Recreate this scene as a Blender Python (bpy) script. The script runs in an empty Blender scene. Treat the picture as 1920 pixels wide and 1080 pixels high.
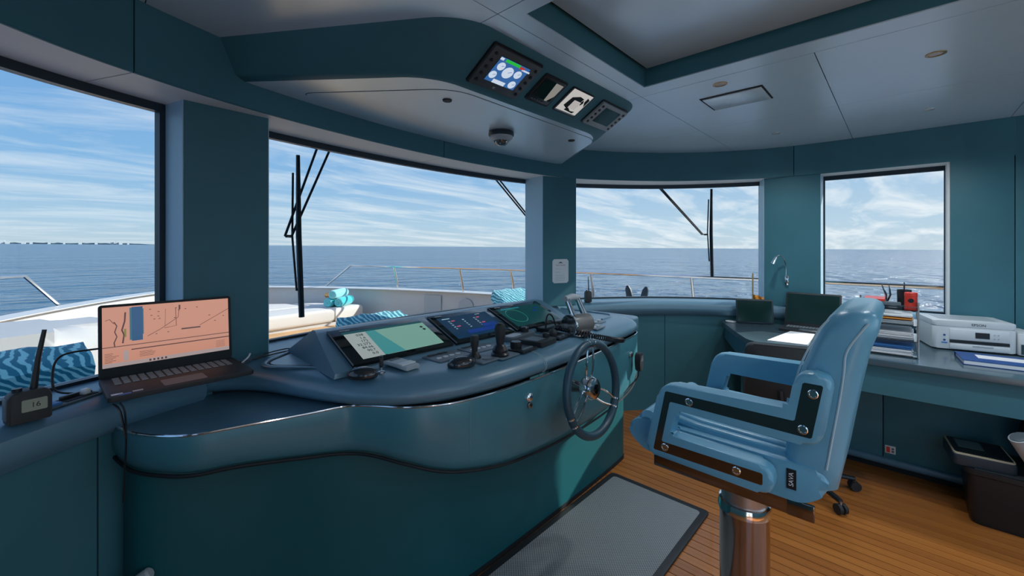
import bpy, bmesh, math, random
from mathutils import Matrix, Vector
random.seed(7)
R = math.radians
S = bpy.context.scene
COL = S.collection

# ------------------------------------------------------------------ camera
F_PX, YAW = 785.0, R(47.1)
cd = bpy.data.cameras.new('camera')
cd.sensor_fit = 'HORIZONTAL'; cd.sensor_width = 36.0
cd.lens = F_PX / 1920 * 36.0
cd.shift_y = -(540 - 463) / 1920
cd.clip_start = 0.02; cd.clip_end = 60000
cam = bpy.data.objects.new('camera', cd); COL.objects.link(cam)
cam.location = (-1.70, 0.0, 1.50); cam.rotation_euler = (R(90), 0, -YAW)
S.camera = cam

# ------------------------------------------------------------------ exposure
S.view_settings.view_transform = 'Standard'
S.view_settings.look = 'None'
S.view_settings.exposure = 1.15
S.view_settings.gamma = 1.0
S.view_settings.use_curve_mapping = False

# ------------------------------------------------------------------ sky
SUN_DIR = Vector((1.9, -1.2, 1.22)).normalized()      # towards the sun
w = bpy.data.worlds.new('sky'); S.world = w; w.use_nodes = True
nt = w.node_tree; nt.nodes.clear()
def wn(t, **k):
    n = nt.nodes.new(t)
    for a, b in k.items(): setattr(n, a, b)
    return n
def wl(a, b): nt.links.new(a, b)
def wmath(op, a, b=None, clamp=False):
    n = wn('ShaderNodeMath', operation=op); n.use_clamp = clamp
    for i, v in enumerate((a, b)):
        if v is None: continue
        if isinstance(v, (int, float)): n.inputs[i].default_value = v
        else: wl(v, n.inputs[i])
    return n.outputs[0]
tc = wn('ShaderNodeTexCoord')
sep = wn('ShaderNodeSeparateXYZ'); wl(tc.outputs['Generated'], sep.inputs[0])
zc = wmath('MAXIMUM', sep.outputs[2], 0.0)
ramp = wn('ShaderNodeValToRGB'); wl(zc, ramp.inputs[0])
cr_ = ramp.color_ramp
cr_.elements[0].position = 0.0; cr_.elements[0].color = (0.52, 0.63, 0.70, 1)
cr_.elements[1].position = 0.9; cr_.elements[1].color = (0.08, 0.22, 0.55, 1)
for p, c in ((0.05, (0.42, 0.60, 0.75, 1)), (0.14, (0.24, 0.47, 0.74, 1)), (0.32, (0.15, 0.36, 0.70, 1)), (0.55, (0.13, 0.32, 0.68, 1))):
    e = cr_.elements.new(p); e.color = c
den = wmath('ADD', zc, 0.09)
cx_ = wmath('DIVIDE', sep.outputs[0], den); cy_ = wmath('DIVIDE', sep.outputs[1], den)
cv = wn('ShaderNodeCombineXYZ'); wl(cx_, cv.inputs[0]); wl(cy_, cv.inputs[1])
mp = wn('ShaderNodeMapping'); wl(cv.outputs[0], mp.inputs[0])
mp.inputs['Rotation'].default_value = (0, 0, R(38)); mp.inputs['Scale'].default_value = (0.42, 1.25, 1)
n1 = wn('ShaderNodeTexNoise'); wl(mp.outputs[0], n1.inputs['Vector'])
n1.inputs['Scale'].default_value = 1.5; n1.inputs['Detail'].default_value = 9; n1.inputs['Roughness'].default_value = 0.62
n1.inputs['Distortion'].default_value = 0.5
cr2 = wn('ShaderNodeValToRGB'); wl(n1.outputs[0], cr2.inputs[0])
cr2.color_ramp.elements[0].position = 0.44; cr2.color_ramp.elements[0].color = (0, 0, 0, 1)
cr2.color_ramp.elements[1].position = 0.66; cr2.color_ramp.elements[1].color = (1, 1, 1, 1)
# the sky whitens towards the sun
vd = wn('ShaderNodeVectorMath', operation='DOT_PRODUCT'); wl(tc.outputs['Generated'], vd.inputs[0])
vd.inputs[1].default_value = (SUN_DIR.x, SUN_DIR.y, 0.25)
glow = wmath('MULTIPLY', wmath('POWER', wmath('MAXIMUM', wmath('ADD', wmath('MULTIPLY', vd.outputs['Value'], 0.5), 0.5), 0.0), 2.2), 0.75)
cl = wmath('MULTIPLY', cr2.outputs[0], wmath('ADD', wmath('MULTIPLY', glow, 0.9), 0.45), clamp=True)
mx0 = wn('ShaderNodeMixRGB'); wl(wmath('MULTIPLY', glow, 0.6, clamp=True), mx0.inputs[0]); wl(ramp.outputs[0], mx0.inputs[1])
mx0.inputs[2].default_value = (0.66, 0.73, 0.78, 1)
mx1 = wn('ShaderNodeMixRGB'); wl(cl, mx1.inputs[0]); wl(mx0.outputs[0], mx1.inputs[1]); mx1.inputs[2].default_value = (0.86, 0.89, 0.91, 1)
bg = wn('ShaderNodeBackground'); wl(mx1.outputs[0], bg.inputs[0]); bg.inputs[1].default_value = 1.0
wo = wn('ShaderNodeOutputWorld'); wl(bg.outputs[0], wo.inputs[0])

# ------------------------------------------------------------------ sun
sl = bpy.data.lights.new('sun', 'SUN'); sl.energy = 5.2; sl.angle = R(0.9); sl.color = (1.0, 0.93, 0.82)
so = bpy.data.objects.new('sun', sl); COL.objects.link(so)
so.rotation_euler = SUN_DIR.to_track_quat('Z', 'Y').to_euler()

# ================================================================== helpers
def M(name, col, rough=0.5, metal=0.0, spec=0.5, bump=None, vary=None, emit=None, coat=0.0, trans=0.0, sheen=0.0, stretch=None):
    m = bpy.data.materials.new(name); m.use_nodes = True
    t = m.node_tree; b = t.nodes['Principled BSDF']
    b.inputs['Base Color'].default_value = (*col, 1)
    b.inputs['Roughness'].default_value = rough; b.inputs['Metallic'].default_value = metal
    b.inputs['Specular IOR Level'].default_value = spec
    b.inputs['Coat Weight'].default_value = coat
    if trans: b.inputs['Transmission Weight'].default_value = trans
    if sheen: b.inputs['Sheen Weight'].default_value = sheen
    if bump or vary:
        c = t.nodes.new('ShaderNodeTexCoord'); mp = t.nodes.new('ShaderNodeMapping')
        t.links.new(c.outputs['Object'], mp.inputs[0])
        if stretch: mp.inputs['Scale'].default_value = stretch
    if bump:
        n = t.nodes.new('ShaderNodeTexNoise'); n.inputs['Scale'].default_value = bump[0]; n.inputs['Detail'].default_value = 4
        t.links.new(mp.outputs[0], n.inputs['Vector'])
        bp = t.nodes.new('ShaderNodeBump'); bp.inputs['Strength'].default_value = bump[1]; bp.inputs['Distance'].default_value = 0.002
        t.links.new(n.outputs[0], bp.inputs['Height']); t.links.new(bp.outputs[0], b.inputs['Normal'])
    if vary:
        n = t.nodes.new('ShaderNodeTexNoise'); n.inputs['Scale'].default_value = vary[0]; n.inputs['Detail'].default_value = 5
        t.links.new(mp.outputs[0], n.inputs['Vector'])
        r = t.nodes.new('ShaderNodeValToRGB'); t.links.new(n.outputs[0], r.inputs[0])
        r.color_ramp.elements[0].position = 0.3; r.color_ramp.elements[1].position = 0.7
        r.color_ramp.elements[0].color = (*[x * (1 - vary[1]) for x in col], 1)
        r.color_ramp.elements[1].color = (*[min(1, x * (1 + vary[1])) for x in col], 1)
        t.links.new(r.outputs[0], b.inputs['Base Color'])
    if emit:
        b.inputs['Emission Color'].default_value = (*(emit[1] if len(emit) > 1 else col), 1)
        b.inputs['Emission Strength'].default_value = emit[0]
    return m

def world(o):
    m = o.matrix_basis
    return (world(o.parent) @ o.matrix_parent_inverse @ m) if o.parent else m.copy()
def par(o, p):
    if p is not None:
        o.parent = p; o.matrix_parent_inverse = world(p).inverted()
def tag(o, label=None, cat=None, group=None, kind=None):
    if label: o['label'] = label
    if cat: o['category'] = cat
    if group: o['group'] = group
    if kind: o['kind'] = kind
    return o
def thing(name, loc, label, cat, group=None, kind=None):
    o = bpy.data.objects.new(name, None); COL.objects.link(o); o.location = loc; o.empty_display_size = 0.05
    return tag(o, label, cat, group, kind)

def mesh(name, verts, faces, mat, parent=None, T=None, ang=35, mats=None, fmat=None):
    vs = [Vector(v) for v in verts]
    if T is not None: vs = [T @ v for v in vs]
    lo = Vector([min(v[i] for v in vs) for i in range(3)]); hi = Vector([max(v[i] for v in vs) for i in range(3)])
    c = (lo + hi) / 2
    me = bpy.data.meshes.new(name); me.from_pydata([v - c for v in vs], [], faces)
    bm = bmesh.new(); bm.from_mesh(me); bmesh.ops.recalc_face_normals(bm, faces=bm.faces); bm.to_mesh(me); bm.free()
    for p in me.polygons: p.use_smooth = True
    me.set_sharp_from_angle(angle=R(ang))
    me.materials.append(mat)
    o = bpy.data.objects.new(name, me); COL.objects.link(o); o.location = c
    par(o, parent)
    return o

class B:
    """collects geometry; build() links it as one mesh"""
    def __init__(s): s.v = []; s.f = []
    def add(s, v, f, T=None):
        n = len(s.v); s.v += [tuple(T @ Vector(q)) if T is not None else tuple(q) for q in v]
        s.f += [[i + n for i in q] for q in f]; return s
    def box(s, c, d, T=None, bev=0.0, seg=2):
        bm = bmesh.new(); bmesh.ops.create_cube(bm, size=1)
        for v in bm.verts: v.co = Vector((v.co.x * d[0] + c[0], v.co.y * d[1] + c[1], v.co.z * d[2] + c[2]))
        if bev: bmesh.ops.bevel(bm, geom=bm.edges[:], offset=bev, segments=seg, profile=0.5, affect='EDGES')
        return s.bm(bm, T)
    def bm(s, bm, T=None):
        bm.verts.index_update()
        s.add([v.co[:] for v in bm.verts], [[v.index for v in f.verts] for f in bm.faces], T); bm.free(); return s
    def tube(s, pts, r, n=10, closed=False, T=None, flat=1.0):
        pts = [Vector(p) for p in pts]; k = len(pts)
        rr = r if isinstance(r, (list, tuple)) else [r] * k
        v = []; prev = None
        for i, p in enumerate(pts):
            if closed: t = pts[(i + 1) % k] - pts[i - 1]
            else: t = pts[min(i + 1, k - 1)] - pts[max(i - 1, 0)]
            t.normalize()
            if prev is None:
                a = Vector((0, 0, 1)) if abs(t.z) < 0.9 else Vector((1, 0, 0))
                u = t.cross(a).normalized()
            else:
                u = (prev - t * prev.dot(t)).normalized()
            prev = u; q = t.cross(u)
            for j in range(n):
                an = 2 * math.pi * j / n
                v.append(p + (u * math.cos(an) + q * math.sin(an) * flat) * rr[i])
        f = []
        for i in range(k if closed else k - 1):
            i2 = (i + 1) % k
            for j in range(n):
                f.append([i * n + j, i * n + (j + 1) % n, i2 * n + (j + 1) % n, i2 * n + j])
        if not closed: f += [list(range(n))[::-1], [(k - 1) * n + j for j in range(n)]]
        return s.add([x[:] for x in v], f, T)
    def cyl(s, a, b, r0, r1=None, n=24, T=None):
        r1 = r0 if r1 is None else r1
        return s.tube([a, b], [r0, r1], n, T=T)
    def lathe(s, prof, n=24, T=None):
        v = []; f = []; k = len(prof)
        for (r, z) in prof:
            for j in range(n):
                a = 2 * math.pi * j / n; v.append((r * math.cos(a), r * math.sin(a), z))
        for i in range(k - 1):
            for j in range(n): f.append([i * n + j, i * n + (j + 1) % n, (i + 1) * n + (j + 1) % n, (i + 1) * n + j])
        f += [list(range(n))[::-1], [(k - 1) * n + j for j in range(n)]]
        return s.add(v, f, T)
    def prism(s, poly, z0, z1, T=None, bev=0.0, seg=2):
        n = len(poly); bm = bmesh.new()
        a = [bm.verts.new((p[0], p[1], z0)) for p in poly]; b = [bm.verts.new((p[0], p[1], z1)) for p in poly]
        bm.faces.new(a[::-1]); bm.faces.new(b)
        for i in range(n): bm.faces.new((a[i], a[(i + 1) % n], b[(i + 1) % n], b[i]))
        if bev:
            ed = [e for e in bm.edges if abs(e.verts[0].co.z - e.verts[1].co.z) < 1e-6]
            bmesh.ops.bevel(bm, geom=ed, offset=bev, segments=seg, profile=0.5, affect='EDGES')
        return s.bm(bm, T)
    def loft(s, rings, closed=True, caps=True, T=None):
        n = len(rings[0]); v = [p for r in rings for p in r]; f = []
        for i in range(len(rings) - 1):
            for j in range(n if closed else n - 1):
                f.append([i * n + j, i * n + (j + 1) % n, (i + 1) * n + (j + 1) % n, (i + 1) * n + j])
        if caps and closed: f += [list(range(n))[::-1], [(len(rings) - 1) * n + j for j in range(n)]]
        return s.add(v, f, T)
    def sphere(s, c, r, T=None, u=20, w=12):
        bm = bmesh.new(); bmesh.ops.create_uvsphere(bm, u_segments=u, v_segments=w, radius=1)
        rr = r if isinstance(r, (tuple, list)) else (r, r, r)
        for q in bm.verts: q.co = Vector((q.co.x * rr[0] + c[0], q.co.y * rr[1] + c[1], q.co.z * rr[2] + c[2]))
        return s.bm(bm, T)
    def build(s, name, mat, parent=None, ang=35, T=None): return mesh(name, s.v, s.f, mat, parent, T, ang)

def box(name, c, d, mat, parent=None, bev=0.0, T=None, seg=2): return B().box(c, d, T, bev, seg).build(name, mat, parent)
def TR(loc, rx=0, ry=0, rz=0):
    return Matrix.Translation(loc) @ Matrix.Rotation(R(rz), 4, 'Z') @ Matrix.Rotation(R(ry), 4, 'Y') @ Matrix.Rotation(R(rx), 4, 'X')
def rrect(w, h, r, n=5, cx=0, cy=0):
    out = []
    for (sx, sy, a0) in ((1, 1, 0), (-1, 1, 90), (-1, -1, 180), (1, -1, 270)):
        for i in range(n + 1):
            a = R(a0 + 90 * i / n)
            out.append((cx + sx * (w / 2 - r) + r * math.cos(a), cy + sy * (h / 2 - r) + r * math.sin(a)))
    return out
def cr(pts, n=8, closed=False):
    """Catmull-Rom through points of any dimension"""
    P = [tuple(p) for p in pts]; out = []; k = len(P)
    for i in range(k if closed else k - 1):
        if closed: p0, p1, p2, p3 = P[i - 1], P[i], P[(i + 1) % k], P[(i + 2) % k]
        else: p0, p1, p2, p3 = P[max(i - 1, 0)], P[i], P[i + 1], P[min(i + 2, k - 1)]
        for j in range(n):
            t = j / n
            out.append(tuple(0.5 * (2 * b + (c - a) * t + (2 * a - 5 * b + 4 * c - d) * t * t + (3 * b - a - 3 * c + d) * t ** 3) for a, b, c, d in zip(p0, p1, p2, p3)))
    if not closed: out.append(P[-1])
    return out
def normals(c):
    out = []
    for i in range(len(c)):
        a = c[max(i - 1, 0)]; b = c[min(i + 1, len(c) - 1)]
        tx, ty = b[0] - a[0], b[1] - a[1]; l = math.hypot(tx, ty) or 1
        out.append((-ty / l, tx / l))
    return out
def fillet(poly, r, n=5):
    """round the corners of a polygon (list of 2D), r scalar or list"""
    out = []; k = len(poly)
    for i in range(k):
        p = Vector(poly[i]); a = Vector(poly[i - 1]); b = Vector(poly[(i + 1) % k])
        rr = r[i] if isinstance(r, (list, tuple)) else r
        if rr <= 0: out.append(tuple(p)); continue
        u = (a - p); v = (b - p); d = min(rr, u.length * 0.48, v.length * 0.48)
        s = p + u.normalized() * d; e = p + v.normalized() * d
        for j in range(n + 1):
            t = j / n; out.append(tuple(s * (1 - t) ** 2 + p * 2 * t * (1 - t) + e * t * t))
    return out
def inset(poly, d):
    """offset of a closed polygon by d towards its inside"""
    k = len(poly); ar = sum(poly[i][0] * poly[(i + 1) % k][1] - poly[(i + 1) % k][0] * poly[i][1] for i in range(k))
    s = 1 if ar > 0 else -1; out = []
    for i in range(k):
        a, p, b = poly[i - 1], poly[i], poly[(i + 1) % k]
        u = Vector((p[0] - a[0], p[1] - a[1])); v = Vector((b[0] - p[0], b[1] - p[1]))
        u = u.normalized() if u.length > 1e-9 else v.normalized(); v = v.normalized() if v.length > 1e-9 else u
        n1 = Vector((-u.y, u.x)) * s; n2 = Vector((-v.y, v.x)) * s
        m = (n1 + n2); m = m.normalized() if m.length > 1e-6 else n1
        out.append((p[0] + m.x * d / max(0.5, m.dot(n1)), p[1] + m.y * d / max(0.5, m.dot(n1))))
    return out
def text(name, s, size, T, mat, parent, align='CENTER', depth=0.0004):
    cu = bpy.data.curves.new(name, 'FONT'); cu.body = s; cu.size = size; cu.align_x = align; cu.align_y = 'CENTER'; cu.extrude = depth; cu.resolution_u = 3
    ob = bpy.data.objects.new(name, cu); COL.objects.link(ob)
    bpy.context.view_layer.update()
    me = bpy.data.meshes.new_from_object(ob.evaluated_get(bpy.context.evaluated_depsgraph_get()))
    v = [x.co[:] for x in me.vertices]; f = [list(p.vertices) for p in me.polygons]
    bpy.data.objects.remove(ob); bpy.data.curves.remove(cu); bpy.data.meshes.remove(me)
    return mesh(name, v, f, mat, parent, T)
def dup(o, parent=None, loc=None, rotz=None):
    c = o.copy(); COL.objects.link(c); mpi = o.matrix_parent_inverse.copy()
    if parent is not None: c.parent = parent; c.matrix_parent_inverse = mpi
    if loc is not None: c.location = loc
    if rotz is not None: c.rotation_euler[2] = rotz
    for ch in [x for x in S.objects if x.parent == o]: dup(ch, c)
    return c

# ------------------------------------------------------------------ materials
m_wall = M('wall lining', (0.044, 0.180, 0.230), 0.55, bump=(500, 0.15), vary=(3, 0.06))
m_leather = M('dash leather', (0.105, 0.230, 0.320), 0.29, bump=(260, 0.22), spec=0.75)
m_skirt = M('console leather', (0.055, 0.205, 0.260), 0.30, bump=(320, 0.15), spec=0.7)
m_base = M('console base', (0.004, 0.100, 0.118), 0.5, bump=(400, 0.15))  # teal darkened to stand in for the shade under the console overhang
m_ceil = M('ceiling panel', (0.72, 0.87, 0.96), 0.28, 0.35, vary=(2, 0.03))
m_soffit = M('soffit panel', (0.86, 0.87, 0.85), 0.5)
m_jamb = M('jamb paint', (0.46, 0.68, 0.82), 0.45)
m_dark = M('dark gap', (0.006, 0.012, 0.016), 0.7)
m_frame = M('window frame', (0.015, 0.030, 0.045), 0.4)
m_black = M('black plastic', (0.012, 0.016, 0.020), 0.35)
m_blackm = M('matt black plastic', (0.018, 0.024, 0.028), 0.55, bump=(900, 0.2))
m_grey = M('grey plastic', (0.11, 0.14, 0.16), 0.45)
m_lgrey = M('light grey plastic', (0.45, 0.5, 0.53), 0.4)
m_white = M('white plastic', (0.72, 0.76, 0.78), 0.35)
m_chrome = M('chrome', (0.85, 0.87, 0.88), 0.10, 1.0)
m_steel = M('brushed steel', (0.62, 0.62, 0.62), 0.28, 1.0)
m_dchrome = M('dark chrome', (0.30, 0.27, 0.26), 0.12, 1.0)
m_brass = M('brass', (0.55, 0.33, 0.16), 0.3, 1.0)
m_chair = M('chair leather', (0.14, 0.40, 0.57), 0.31, bump=(240, 0.2), spec=0.7)
m_seam = M('seam thread', (0.42, 0.60, 0.68), 0.6)
m_gel = M('white gelcoat', (0.58, 0.60, 0.61), 0.3)
m_pad = M('sunpad fabric', (0.66, 0.65, 0.63), 0.85, bump=(300, 0.3))
m_paper = M('paper', (0.82, 0.83, 0.84), 0.7)
m_red = M('red plastic', (0.75, 0.05, 0.03), 0.35)
m_orange = M('orange card', (0.85, 0.33, 0.04), 0.6)
m_blue = M('blue folder', (0.01, 0.07, 0.28), 0.45)
m_bluep = M('blue card', (0.05, 0.20, 0.50), 0.5)
m_wood = M('varnished stick', (0.42, 0.26, 0.06), 0.35)
m_desk = M('desk top', (0.075, 0.125, 0.155), 0.16, spec=0.6)
m_text_w = M('white print', (0.85, 0.87, 0.88), 0.5)
m_text_d = M('dark print', (0.02, 0.03, 0.04), 0.5)
m_rope = M('mat rubber', (0.25, 0.27, 0.28), 0.6)

def glassmat(name, tint=(0.665, 0.683, 0.69), refl=0.35):
    m = bpy.data.materials.new(name); m.use_nodes = True; t = m.node_tree; t.nodes.clear()
    o = t.nodes.new('ShaderNodeOutputMaterial'); mx = t.nodes.new('ShaderNodeMixShader')
    a = t.nodes.new('ShaderNodeBsdfTransparent'); a.inputs[0].default_value = (*tint, 1)
    g = t.nodes.new('ShaderNodeBsdfGlossy'); g.inputs['Roughness'].default_value = 0.01
    fr = t.nodes.new('ShaderNodeFresnel'); fr.inputs[0].default_value = 1.35
    mm = t.nodes.new('ShaderNodeMath'); mm.operation = 'MULTIPLY'; mm.inputs[1].default_value = refl
    t.links.new(fr.outputs[0], mm.inputs[0]); t.links.new(mm.outputs[0], mx.inputs[0])
    t.links.new(a.outputs[0], mx.inputs[1]); t.links.new(g.outputs[0], mx.inputs[2]); t.links.new(mx.outputs[0], o.inputs[0])
    return m
m_glass = glassmat('window glass')
m_acrylic = glassmat('clear acrylic', (0.88, 0.92, 0.94), 1.6)
def emis(name, col, s=1.0):
    return M(name, tuple(c * 0.3 for c in col), 0.15, emit=(s * 0.43, col))

# teak: brown boards with their own tint
def teak(name, c0, c1, rough):
    m = M(name, c0, rough, coat=0.25); t = m.node_tree; b = t.nodes['Principled BSDF']
    oi = t.nodes.new('ShaderNodeObjectInfo'); tcn = t.nodes.new('ShaderNodeTexCoord'); mpn = t.nodes.new('ShaderNodeMapping')
    t.links.new(tcn.outputs['Object'], mpn.inputs[0]); mpn.inputs['Scale'].default_value = (60, 2.2, 60)
    n = t.nodes.new('ShaderNodeTexNoise'); n.inputs['Scale'].default_value = 1.5; n.inputs['Detail'].default_value = 6
    t.links.new(mpn.outputs[0], n.inputs['Vector'])
    ad = t.nodes.new('ShaderNodeMath'); ad.operation = 'MULTIPLY_ADD'; ad.inputs[1].default_value = 0.6
    t.links.new(oi.outputs['Random'], ad.inputs[0]); t.links.new(n.outputs[0], ad.inputs[2])
    sb = t.nodes.new('ShaderNodeMath'); sb.operation = 'MULTIPLY'; sb.inputs[1].default_value = 0.65
    t.links.new(ad.outputs[0], sb.inputs[0])
    r = t.nodes.new('ShaderNodeValToRGB'); t.links.new(sb.outputs[0], r.inputs[0])
    r.color_ramp.elements[0].color = (*c0, 1); r.color_ramp.elements[1].color = (*c1, 1)
    t.links.new(r.outputs[0], b.inputs['Base Color'])
    return m
m_teak = teak('teak', (0.24, 0.070, 0.014), (0.58, 0.215, 0.045), 0.33)
m_decktk = M('deck teak', (0.62, 0.38, 0.19), 0.7, vary=(4, 0.12))

# patterned turquoise towelling
def pattern(name, ca, cb, scale, dist=6, rot=25):
    m = M(name, ca, 0.9, sheen=0.3); t = m.node_tree; b = t.nodes['Principled BSDF']
    c = t.nodes.new('ShaderNodeTexCoord'); mp = t.nodes.new('ShaderNodeMapping'); mp.inputs['Rotation'].default_value = (R(20), R(40), R(rot))
    t.links.new(c.outputs['Object'], mp.inputs[0])
    wv = t.nodes.new('ShaderNodeTexWave'); wv.inputs['Scale'].default_value = scale; wv.inputs['Distortion'].default_value = dist; wv.inputs['Detail'].default_value = 2
    t.links.new(mp.outputs[0], wv.inputs['Vector'])
    r = t.nodes.new('ShaderNodeValToRGB'); t.links.new(wv.outputs[0], r.inputs[0])
    r.color_ramp.elements[0].position = 0.50; r.color_ramp.elements[0].color = (*ca, 1)
    r.color_ramp.elements[1].position = 0.72; r.color_ramp.elements[1].color = (*cb, 1)
    t.links.new(r.outputs[0], b.inputs['Base Color']); return m
m_cush = pattern('turquoise cushion cloth', (0.0, 0.20, 0.30), (0.30, 0.72, 0.78), 11)
m_towel = M('turquoise towel', (0.03, 0.52, 0.60), 0.95, bump=(150, 0.6), sheen=0.4)
m_towel2 = M('pale turquoise towel', (0.25, 0.72, 0.78), 0.95, bump=(150, 0.6), sheen=0.4)

# ================================================================== plan curves of the wheelhouse
IN = cr([(-2.55, -2.6), (-2.55, -1.2), (-2.55, -.25), (-2.535, .476), (-2.46, .90), (-2.2, 1.38), (-1.84, 1.735), (-1.53, 1.93), (-1.07, 2.09), (-.5, 2.196), (0, 2.238),
         (.40, 2.24), (.92, 2.196), (1.378, 2.080), (1.873, 1.735), (2.2, 1.38), (2.46, .90), (2.535, .476), (2.55, -.25), (2.55, -1.2), (2.55, -2.6)], 10)
INN = normals(IN)
def gd(n): return 0.205 + 0.095 * max(0.0, n[1])
GL = [(p[0] + n[0] * gd(n), p[1] + n[1] * gd(n)) for p, n in zip(IN, INN)]
GLN = normals(GL)
def near(curve, q): return min(range(len(curve)), key=lambda i: (curve[i][0] - q[0]) ** 2 + (curve[i][1] - q[1]) ** 2)
def band(b, curve, nor, i0, i1, sec):
    """sweep a closed (outward offset, z) section along part of a curve"""
    rings = []
    for i in range(i0, i1 + 1):
        p, n = curve[i], nor[i]
        rings.append([(p[0] + n[0] * d, p[1] + n[1] * d, z) for d, z in sec])
    return b.loft(rings)
def gly(x):
    best = min((p for p in GL if p[1] > 0.6), key=lambda p: abs(p[0] - x)); return best[1]
ZC, ZH, ZS = 2.355, 2.10, 1.005

# ================================================================== structure
# ---- floor: teak boards on a dark bed
floor = box('floor', (0, -0.15, -0.02), (5.5, 5.1, 0.03), m_dark); tag(floor, kind='structure')
PW = 0.058; first = None
for i in range(-45, 46):
    x = i * PW
    if first is None:
        first = box('plank', (x, -0.15, -0.001), (PW - 0.004, 5.1, 0.012), m_teak, floor)
    else:
        dup(first, floor, (x, -0.15, -0.001))

# ---- ceiling
def clip(poly, cl):
    out = poly
    for i in range(len(cl)):
        a, b = cl[i], cl[(i + 1) % len(cl)]; inp = out; out = []
        if not inp: break
        def side(p): return (b[0] - a[0]) * (p[1] - a[1]) - (b[1] - a[1]) * (p[0] - a[0])
        for k in range(len(inp)):
            p, q = inp[k], inp[(k + 1) % len(inp)]; sp, sq = side(p), side(q)
            if sp >= 0: out.append(p)
            if (sp >= 0) != (sq >= 0):
                t = sp / (sp - sq); out.append((p[0] + (q[0] - p[0]) * t, p[1] + (q[1] - p[1]) * t))
    return out
room = [IN[i] for i in range(0, len(IN), 4)] + [IN[-1]]
room_ccw = room[::-1]
roof = [GL[i] for i in range(0, len(GL), 4)] + [GL[-1]]
roof = [(x * 1.03, y * 1.03) for x, y in roof]
SK = (-.538, .43, -1.05, 1.01)        # skylight opening x0 x1 y0 y1
ceiling = B().prism(roof, 2.50, 2.56).build('ceiling', m_dark); tag(ceiling, kind='structure')
xs = [-2.7, -1.5, -.61, .555, 1.50, 2.7]; ys = [-2.6, -1.33, -.53, .28, 1.085, 2.6]
for i in range(5):
    for j in range(5):
        if i == 2 and j < 4: continue
        g = 0.002
        c = clip([(xs[i] + g, ys[j] + g), (xs[i + 1] - g, ys[j] + g), (xs[i + 1] - g, ys[j + 1] - g), (xs[i] + g, ys[j + 1] - g)], room_ccw)
        if len(c) > 2: B().prism(c, ZC, ZC + 0.03).build('ceiling_panel', m_ceil, ceiling)
for (x0, x1, y0, y1) in ((-.608, SK[0], -2.6, 1.083), (SK[1], .553, -2.6, 1.083), (SK[0], SK[1], SK[3], 1.083), (SK[0], SK[1], -2.6, SK[2])):
    box('ceiling_panel', ((x0 + x1) / 2, (y0 + y1) / 2, ZC + .015), (x1 - x0, y1 - y0, .03), m_ceil, ceiling)
b = B()
for (x0, x1, y0, y1) in ((SK[0] - .02, SK[0] + .004, SK[2], SK[3]), (SK[1] - .004, SK[1] + .02, SK[2], SK[3]), (SK[0], SK[1], SK[3] - .004, SK[3] + .02), (SK[0], SK[1], SK[2] - .02, SK[2] + .004)):
    b.box(((x0 + x1) / 2, (y0 + y1) / 2, ZC + .055), (x1 - x0, y1 - y0, .10))
b.build('tray_side', m_wall, ceiling)
box('tray_panel', ((SK[0] + SK[1]) / 2, (SK[2] + SK[3]) / 2, ZC + .095), (SK[1] - SK[0] - .05, SK[3] - SK[2] - .05, .02), m_ceil, ceiling, bev=.006)

# ---- front wall: header panels, soffit, pillars, lower lining
wf = B(); i0, i1 = 0, len(IN) - 1
band(wf, IN, INN, i0, i1, [(.012, ZH + .006), (.012, 2.5), (.42, 2.5), (.42, ZH + .006)])
wall_front = wf.build('wall_front', m_dark); tag(wall_front, kind='structure')
cuts = [0, near(IN, (-1.53, 1.93)), near(IN, (.03, 2.238)), near(IN, (2.50, .68)), len(IN) - 1]
def gap_curve(a, b2, g=0.0025):
    c = [IN[i] for i in range(a, b2 + 1)]; n = [INN[i] for i in range(a, b2 + 1)]
    for e, s in ((0, 1), (-1, -1)):
        t = (n[e][1], -n[e][0]); c[e] = (c[e][0] + s * t[0] * g, c[e][1] + s * t[1] * g)
    return c, n
for k in range(4):
    c, n = gap_curve(cuts[k], cuts[k + 1])
    band(B(), c, n, 0, len(c) - 1, [(0, ZH + .004), (.004, ZH), (.012, ZH), (.012, ZC + .004), (0, ZC + .004)]).build('header_panel', m_wall, wall_front)
    band(B(), c, n, 0, len(c) - 1, [(.012, ZH), (.012, ZH + .006), (.33, ZH + .006), (.33, ZH)]).build('soffit_panel', m_soffit, wall_front)
PIL = {'p1': [(-1.36, 2.140), (-1.043, 2.164), (-1.035, 2.46), (-1.42, 2.36)],
       'p2': [(1.072, 2.215), (1.378, 2.093), (1.49, 2.33), (1.115, 2.45)],
       'p3': [(2.505, .881), (2.545, .486), (2.76, .49), (2.72, .97)],
       'p4': [(-2.505, .881), (-2.72, .97), (-2.76, .49), (-2.545, .486)]}
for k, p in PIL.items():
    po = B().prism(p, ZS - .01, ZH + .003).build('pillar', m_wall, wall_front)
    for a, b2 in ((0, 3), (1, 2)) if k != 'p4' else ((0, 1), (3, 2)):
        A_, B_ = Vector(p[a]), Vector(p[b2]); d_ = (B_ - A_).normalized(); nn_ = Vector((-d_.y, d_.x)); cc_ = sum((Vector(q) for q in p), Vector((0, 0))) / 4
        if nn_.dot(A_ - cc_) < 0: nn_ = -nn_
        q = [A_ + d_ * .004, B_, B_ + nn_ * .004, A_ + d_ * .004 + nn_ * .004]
        B().prism([tuple(v_) for v_ in q], ZS - .005, ZH).build('jamb_panel', m_jamb, po)
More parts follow.
